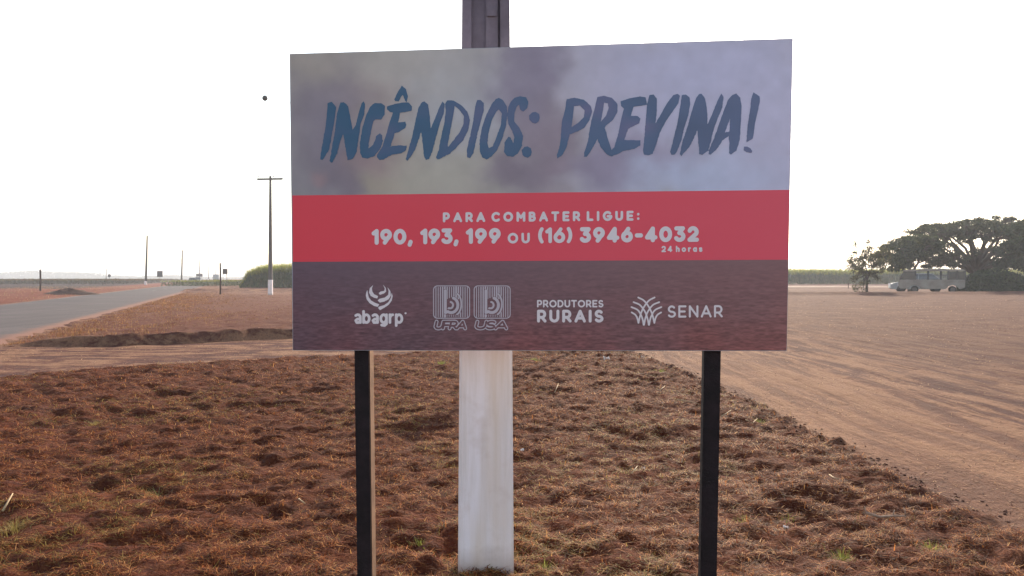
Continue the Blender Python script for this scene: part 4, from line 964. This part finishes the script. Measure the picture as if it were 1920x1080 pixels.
scrap(411, 770, .075, 'crumpled white scrap on the thatch left of the left post')
scrap(1137, 678, .11, 'larger crumpled white scrap just under the board right of the pole')
scrap(979, 855, .03, 'tiny white scrap right of the white painted pole')
scrap(1206, 886, .03, 'small white scrap between pole and right post')
scrap(1205, 679, .06, 'small white scrap by the track edge under the board')
scrap(1474, 1000, .03, 'tiny white scrap right of the right post near the bottom')
def stick(pts, r, mat, nm, label, cat, group=None, forks=()):
    P = [(*G(a, b_), 0) for a, b_ in pts]; P = [Vector((p[0], p[1], hz(p[0], p[1]) + .045)) for p in P]
    o0 = P[0].copy(); P = [p - o0 for p in P]; root = thing(nm, o0, label, cat, group)
    mb = MB(); mb.tube(P, [r * (1 - .5 * i / (len(P) - 1)) for i in range(len(P))], 6); mb.build('stem', mat, root, smooth=True)
    for (i, d, l) in forks:
        mb = MB(); q = P[i]; mb.tube([q, q + Vector(d) * l * .5 + Vector((0, 0, .01)), q + Vector(d) * l], [r * .6, r * .45, r * .25], 6); mb.build('side_shoot', mat, root, smooth=True)
stick([(1622, 992), (1650, 987), (1675, 983), (1698, 981)], .010, m_twig, 'twig', 'forked grey twig lying in the thatch at lower right', 'twig', None, ((3, (-.2, .1, 1), .055), (2, (.3, .2, .9), .04), (0, (-.1, 0, 1), .04)))
stick([(5, 975), (15, 967), (24, 960)], .008, m_straw, 'bleached_stick', 'bleached white stick at the left edge of the photo', 'stick')
for i, (L, lb) in enumerate((([(1270, 766), (1290, 766), (1311, 767)], 'long pale straw lying just left of the right post'), ([(1237, 741), (1247, 733)], 'short pale straw under the board near the track'), ([(1040, 743), (1047, 735)], 'short slanted straw right of the white pole'),
                     ([(1352, 795), (1362, 788), (1371, 786)], 'pale straw crossing behind the right post'), ([(1398, 803), (1412, 806), (1420, 793)], 'bent straw with a kink right of the right post'), ([(1555, 906), (1563, 911), (1573, 918)], 'thick pale straw near the dirt track edge'),
                     ([(1185, 902), (1195, 894)], 'short bright straw left of the right post, low down'), ([(560, 951), (572, 960)], 'short pale straw left of the left post'))):
    stick(L, .0055, m_straw, 'straw_stalk', lb, 'straw', 'pale straws scattered on the thatch')

# pebbles along the far edge of the dirt yard
m_peb = simple('pale_stone', (.42, .38, .35), .85, .3, 6)
def stone(px, py, s_, lb):
    X_, D = G(px, py); mb = MB(); mb.ball((0, 0, 0), s_, 8, .6); mb.v = [(a * rnd.uniform(.75, 1.2), b_ * rnd.uniform(.8, 1.1), c_ * rnd.uniform(.7, 1.1)) for a, b_, c_ in mb.v]
    o_ = mb.build('stone', m_peb); o_.location = (X_, D, hz(X_, D) + s_ * .3); tag(o_, lb, 'stone', 'pale stones at the far edge of the yard')
for px, py, s_, lb in ((1700, 550, .26, 'pale stone in front of the minibus front wheel'), (1810, 547, .24, 'pale stone below the rear end of the minibus'), (1866, 546, .25, 'pale stone at the foot of the dark hedge bush'), (1890, 544, .28, 'larger pale stone at the right foot of the hedge bush'),
                       (1510, 552, .2, 'pale stone on the strip beside the board'), (1578, 552, .16, 'pale stone left of the small tree trunk')): stone(px, py, s_, lb)

# soil heap across the road
hx, hy = G(128, 553)
M_ = 24; V = []; Fs = []
for j in range(9):
    for i in range(M_):
        a = i / M_ * 6.283; r = j / 8; V.append((math.cos(a) * r * 3.2 * (1 + .15 * math.sin(a * 3 + 1)), math.sin(a) * r * 1.6, (.62 * (1 - r ** 1.6) - .08) * (1 + .25 * rnd.uniform(-1, 1))))
Fs = [(j * M_ + i, j * M_ + (i + 1) % M_, (j + 1) * M_ + (i + 1) % M_, (j + 1) * M_ + i) for j in range(8) for i in range(M_)]
mb = MB(); mb.add(V, Fs); o = mb.build('soil_heap', simple('dark_heap_soil', (.10, .05, .035), .95, .4, 3, 0, .6), smooth=True); o.location = (hx, hy, hz(hx, hy) - .02)
tag(o, 'low heap of dark soil on the red bank across the road', 'soil heap')

# leaf quads
def leaves(P, size, cols, flat=.0):
    n = len(P); a = rng.normal(0, 1, (n, 3)); a /= np.linalg.norm(a, axis=1)[:, None]; b_ = rng.normal(0, 1, (n, 3)); b_ -= (a * b_).sum(1)[:, None] * a; b_ /= np.linalg.norm(b_, axis=1)[:, None]
    s_ = size[:, None] / 2; V = np.stack([P - a * s_, P - b_ * s_ * .55, P + a * s_, P + b_ * s_ * .55], 1).reshape(-1, 3)
    return V, np.arange(n * 4).reshape(-1, 4), np.repeat(cols, 4, 0)
m_bark = simple('grey_brown_bark', (.085, .065, .055), .95, .35, 3, 0, .5)
def tree(name, loc, tips, forks, trunk, label, leafcols, nleaf, cr, lsize, cat='tree', crz=.6):
    """tips: cluster centres (local); forks: limb polylines; trunk: (points, radii)"""
    root = thing(name, loc, label, cat)
    MB_ = MB(); MB_.tube(trunk[0], trunk[1], 10); MB_.build('trunk', m_bark, root, smooth=True)
    nodes = []
    mb = MB()
    for P, r0 in forks:
        P = [Vector(p) for p in P]; n = len(P); mb.tube(P, [r0 * (1 - .75 * i / (n - 1)) for i in range(n)], 7)
        nodes += [(p, r0 * (1 - .75 * i / (n - 1))) for i, p in enumerate(P) if i > 0]
    for t_ in tips:
        t_ = Vector(t_); q, r = min(nodes, key=lambda e: (e[0] - t_).length + (2 if e[0].z > t_.z else 0)); md = q.lerp(t_, .5) + Vector((rnd.uniform(-.3, .3), rnd.uniform(-.3, .3), -.12 * (t_ - q).length))
        mb.tube([q, md, t_], [max(.035, r * .45), max(.028, r * .28), .018], 5)
    mb.build('limbs', m_bark, root, smooth=True)
    tips = np.array(tips, float); k = rng.integers(0, len(tips), nleaf); sc_ = rng.uniform(.55, 1.15, len(tips))
    d = rng.normal(0, 1, (nleaf, 3)) * .66; d /= np.maximum(np.linalg.norm(d, axis=1)[:, None] ** .25, .3)
    P = tips[k] + d * cr * sc_[k][:, None] * .62 * np.array([1, 1, crz])
    P[:, 2] = np.maximum(P[:, 2], .25)
    c = palette(nleaf, leafcols, [1] * len(leafcols), .3); clv = rng.uniform(.75, 1.25, len(tips)); c = c * clv[k][:, None]
    Vv, Fv, Cv = leaves(P, rng.uniform(.6, 1.3, nleaf) * lsize, c); me = npmesh('crown', Vv, Fv); setcol(me, Cv); link('crown', me, m_green, root)
    return root
# the spreading tree
D0 = 97.0; bx = (1826 - CX) / F * D0; tips = []; K = D0 / F
def loc3(px, py, dy): return ((px - 1826) * K, dy, CAMZ + (HY - py) * K)
prof_x = [1692, 1715, 1740, 1770, 1800, 1835, 1870, 1905, 1940, 1965]; prof_t = [452, 436, 424, 415, 410, 408, 407, 410, 420, 440]; prof_b = [478, 470, 455, 446, 440, 436, 440, 447, 460, 478]
for i in range(270):
    dy = rnd.uniform(-1, 1); rx = rnd.uniform(-1, 1)
    if dy * dy + rx * rx > 1: continue
    e = math.sqrt(max(0, 1 - .75 * dy * dy)); px = 1828 + rx * 134
    t_, b2 = np.interp(px, prof_x, prof_t), np.interp(px, prof_x, prof_b); py = t_ + 4 + (b2 - t_) * rnd.uniform(0, 1) ** 1.3 + (1 - e) * 30 + rnd.uniform(-5, 3)
    tips.append(loc3(px, py, dy * 7.5))
for (px, py) in ((1750, 470), (1765, 482), (1772, 462), (1790, 490), (1800, 470), (1860, 478), (1872, 492), (1885, 470), (1895, 485), (1842, 466), (1815, 455), (1780, 476), (1905, 465)):
    tips.append(loc3(px, py, rnd.uniform(-2.5, 2.5)))
for i in range(34): tips.append(loc3(rnd.uniform(1738, 1800), rnd.uniform(476, 502), rnd.uniform(-5, 5)))
for i in range(34): tips.append(loc3(rnd.uniform(1848, 1925), rnd.uniform(462, 505), rnd.uniform(-5, 5)))
fork = []
for (P, r0) in (([(1826, 512), (1800, 492), (1770, 478), (1735, 462)], .30), ([(1826, 505), (1812, 470), (1790, 445), (1770, 428)], .30), ([(1828, 505), (1832, 460), (1838, 430), (1842, 416)], .30), ([(1828, 508), (1850, 478), (1875, 450), (1895, 425)], .32),
                ([(1828, 514), (1862, 492), (1900, 472), (1935, 455)], .30), ([(1826, 510), (1806, 484), (1760, 450), (1725, 442)], .22), ([(1828, 505), (1822, 465), (1808, 440), (1800, 420)], .22), ([(1828, 508), (1858, 470), (1868, 440), (1870, 418)], .22)):
    for sgn in (-1, 1):
        dd = rnd.uniform(1.5, 6) * sgn; fork.append(([loc3(px, py, dd * (i / 3) ** 1.2) for i, (px, py) in enumerate(P)], r0))
big = tree('spreading_tree', (bx, D0, 0), tips, fork, ([(0, 0, -.2), (0, 0, .8), (.02, 0, 1.8), (0, 0, 2.7)], [.62, .50, .46, .40]), 'huge umbrella shaped tree with a wide dark crown behind the minibus', [(.045, .058, .034), (.062, .072, .036), (.036, .046, .03), (.075, .072, .04)], 56000, .88, .22, crz=.55)
# lower, denser tree on its left
D1 = 93.0; bx1 = (1706 - CX) / F * D1
def locd(c0, D):
    k_ = D / F; return lambda px, py, dy: ((px - c0) * k_, dy, CAMZ + (HY - py) * k_)
l1 = locd(1706, D1); tips = []
for i in range(120):
    px = rnd.uniform(1660, 1752); t_ = np.interp(px, [1656, 1670, 1690, 1710, 1730, 1756], [474, 456, 444, 440, 440, 452]); b2 = np.interp(px, [1656, 1680, 1700, 1720, 1756], [486, 508, 505, 485, 468]); tips.append(l1(px, rnd.uniform(t_ + 4, b2), rnd.uniform(-3, 3)))
fork = [([l1(1706, 520, 0), l1(1698, 500, s_), l1(1685, 480, 1.6 * s_), l1(1672, 468, 2.2 * s_)], .16) for s_ in (-1, 1)] + [([l1(1706, 518, 0), l1(1712, 495, s_), l1(1720, 470, 1.5 * s_), l1(1735, 452, 2.5 * s_)], .16) for s_ in (-1, 1)] + [([l1(1706, 515, 0), l1(1705, 490, 0), l1(1702, 465, .4), l1(1704, 450, 0)], .16)]
tree('leafy_tree', (bx1, D1, 0), tips, fork, ([(0, 0, -.2), (0, 0, 1), (0, 0, 1.9)], [.26, .22, .18]), 'dense dark rounded tree left of the huge umbrella tree, over the white car', [(.05, .065, .035), (.075, .085, .04), (.04, .055, .03)], 15000, 1.0, .28)
# dark tree cut by the right edge
D2 = 86.0; bx2 = (1930 - CX) / F * D2; l2 = locd(1930, D2); tips = []
for i in range(150):
    px = rnd.uniform(1888, 1985); t_ = np.interp(px, [1884, 1900, 1920, 1950, 1990], [455, 432, 424, 422, 445]); tips.append(l2(px, rnd.uniform(t_, 505), rnd.uniform(-3, 3)))
fork = [([l2(1930, 525, 0), l2(1922 + 8 * s_, 500, s_), l2(1915 + 14 * s_, 475, 1.6 * s_), l2(1912 + 20 * s_, 445, 2.2 * s_)], .16) for s_ in (-1, 0, 1, 2)]
tree('leafy_tree', (bx2, D2, 0), tips, fork, ([(0, 0, -.2), (0, 0, 1), (0, 0, 1.6)], [.3, .24, .2]), 'solid dark tree cut off by the right edge of the photo', [(.035, .05, .03), (.05, .065, .035)], 18000, 1.0, .28)
# thin small tree
xt, yt = G(1625, 551); l3 = locd(1625, yt); tips = []
for (px, py) in ((1618, 458), (1624, 468), (1612, 476), (1602, 486), (1596, 492), (1600, 505), (1608, 498), (1617, 492), (1628, 480), (1638, 474), (1648, 470), (1655, 478), (1645, 486), (1636, 496), (1650, 495), (1630, 508), (1612, 512), (1606, 520), (1640, 508), (1650, 506), (1641, 518), (1615, 527), (1611, 538), (1598, 498), (1660, 488), (1633, 488), (1620, 503), (1645, 478), (1622, 484)):
    for q_ in range(4): tips.append(l3(px + rnd.uniform(-5, 5), py + rnd.uniform(-5, 5), rnd.uniform(-1.5, 1.5)))
fork = [([l3(1625, 530, 0), l3(1626, 510, 0), l3(1620, 485, .2), l3(1615, 458, .1)], .07), ([l3(1626, 525, 0), l3(1634, 512, .3), l3(1641, 498, .5), l3(1648, 476, .6)], .07), ([l3(1625, 520, 0), l3(1614, 505, -.3), l3(1604, 495, -.5), l3(1598, 490, -.6)], .05)]
tree('small_tree', (xt, yt, 0), tips, fork, ([(.05, 0, -.2), (0, 0, .5), (.02, 0, 1.1), (0, 0, 1.3)], [.16, .13, .10, .09]), 'thin straggly tree with a bare forked trunk left of the minibus', [(.10, .10, .05), (.13, .12, .055), (.08, .08, .045)], 6400, .42, .16, crz=.9)
# clipped dark bush
def bush(px0, px1, ptop, pb, D, depth, label, n, cols, name='hedge_bush', lsz=.24):
    cxp = (px0 + px1) / 2; X_ = (cxp - CX) / F * D; a = (px1 - px0) / 2 * D / F; H = CAMZ + (HY - ptop) * D / F
    root = thing(name, (X_, D, hz(X_, D)), label, 'bush')
    u = rng.uniform(-1, 1, n); v = rng.uniform(-1, 1, n); w_ = rng.uniform(0, 1, n) ** .6
    sh = (1 - np.abs(u) ** 3.2) ** .5 * (1 - np.abs(v) ** 3) ** .5; lump = .80 + .3 * fbm(u * 4 + 9, v * 4, 3, 7)
    P = np.stack([u * a, v * depth, np.minimum(w_ * 1.02, 1) * sh * H * lump], -1) + rng.normal(0, .05, (n, 3)); P[:, 2] = np.maximum(P[:, 2], 0.02)
    Vv, Fv, Cv = leaves(P, rng.uniform(.6, 1.2, n) * lsz, palette(n, cols, [1] * len(cols), .3)); me = npmesh('foliage', Vv, Fv); setcol(me, Cv); link('foliage', me, m_green, root)
    mb = MB()
    for k in range(7): x_ = rnd.uniform(-.8, .8) * a; mb.tube([(x_, 0, -.1), (x_ + rnd.uniform(-.2, .2), rnd.uniform(-.3, .3), H * .6)], [.05, .02], 5)
    mb.build('stems', m_bark, root)
bush(1806, 1921, 505, 548, 83, 1.8, 'long rounded dark green bush right of the minibus', 16000, [(.035, .055, .03), (.05, .075, .035), (.03, .045, .028)])
# sugar cane masses: many upright leaves
def cane(name, box, topfn, n, label, cols, lw=(.05, .10), ll=(.8, 1.6)):
    x0, x1, y0, y1 = box; x = rng.uniform(x0, x1, n); y = y0 + (y1 - y0) * rng.uniform(0, 1, n) ** 1.8
    H = topfn(x, y); k = H > .3; x, y, H = x[k], y[k], H[k]; n = len(x)
    z = H * rng.uniform(0, 1, n) ** .8 * .80; top = z / H
    c = palette(n, cols, [1] * len(cols), .25)
    c = np.where((top > .62)[:, None], c * np.array([2.0, 1.75, .75]), c)
    Vv, Fv, Cv = strips(np.stack([x, y, z], -1), rng.uniform(0, 6.283, n), rng.uniform(.8, 1.5, n), rng.uniform(*ll, n) * np.clip(H / 2.5, .3, 1.1), rng.uniform(*lw, n), rng.uniform(-.9, -.2, n), c, 3)
    me = npmesh(name, Vv, Fv); setcol(me, Cv); tag(link(name, me, m_green), label, 'sugar cane', kind='stuff')
CANE = [(.15, .20, .07), (.20, .24, .08), (.11, .15, .06), (.24, .24, .11)]
Dc = 128.0
cxs = np.array([446, 456, 470, 485, 500, 540, 580, 620, 900.]) ; cxs = (cxs - CX) / F * Dc
chs = CAMZ + (HY - np.array([522, 515, 507.5, 501.5, 497, 495.5, 496, 498, 504.])) * Dc / F
cane('sugar_cane', (cxs[0], -12, Dc, Dc + 26), lambda x, y: np.interp(x - (y - Dc) * -.28, cxs, chs) * (1 + (fbm(x * .6, y * .6, 3, 3) - .5) * .12 + (fbm(x * 3, y * 3, 2, 4) - .5) * .16) * sstep(0, 2.0, x - cxs[0] + (y - Dc) * .31 + .3), 90000, 'tall green sugar cane stand with a rounded end behind the crossarm pole', CANE)
cane('sugar_cane', (-66, -36, 150, 175), lambda x, y: 1.15 + .3 * fbm(x * .2, y * .2, 3, 3), 9000, 'low dark hedge of young cane beside the road end', [(.08, .10, .05), (.11, .12, .06)], (.1, .2), (.5, .9))
cane('sugar_cane', (60, 185, 198, 216), lambda x, y: 3.55 + (fbm(x * .25, y * .25, 3, 5) - .5) * .6 + (fbm(x * 2, y * 2, 2, 6) - .5) * .7, 90000, 'long even band of sugar cane across the far right', CANE, (.08, .16), (1, 1.9))
cane('field_crop', (-380, -95, 190, 380), lambda x, y: np.where(x < road_r(y) - 19, 1.15 + .35 * fbm(x * .05, y * .05, 3, 5), 0), 110000, 'low dark green crop field stretching to the haze on the left', [(.040, .038, .018), (.055, .045, .022), (.035, .032, .018), (.05, .025, .016)], (.15, .3), (.5, 1.0))
# hazy woods on the left horizon
N = 26000; x = rng.uniform(-1500, -420, N); top = 4 + 17 * np.clip(fbm(x / 60, x * 0 + 2, 4, 13) - .28, 0, 1) * 1.7; top *= 1 - sstep(-820, -460, x) * .8
P = np.stack([x, 1300 + rng.uniform(-25, 25, N), top * rng.uniform(0, 1, N)], -1)
Vv, Fv, Cv = leaves(P, rng.uniform(2, 4.2, N), palette(N, [(.07, .09, .05), (.09, .10, .06)], [1, 1])); me = npmesh('far_woods', Vv, Fv); setcol(me, Cv)
tag(link('far_woods', me, m_green), 'faint hazy line of woods on the left horizon', 'woods', kind='stuff')

# ---------------------------------------------------------------- haze
mb = MB(); mb.box(-2700, 2700, -450, 2700, -1.2, 24.0); m = bpy.data.materials.new('dusty_air'); m.use_nodes = True; nt = m.node_tree
nt.nodes.remove(nt.nodes['Principled BSDF']); pv = nt.nodes.new('ShaderNodeVolumePrincipled'); pv.inputs['Color'].default_value = (.86, .91, 1, 1)
pv.inputs['Density'].default_value = .0006; pv.inputs['Anisotropy'].default_value = .2
nt.links.new(pv.outputs[0], nt.nodes['Material Output'].inputs['Volume'])
o = mb.build('haze', m); tag(o, 'pale dusty morning haze over the fields', 'haze', kind='stuff')
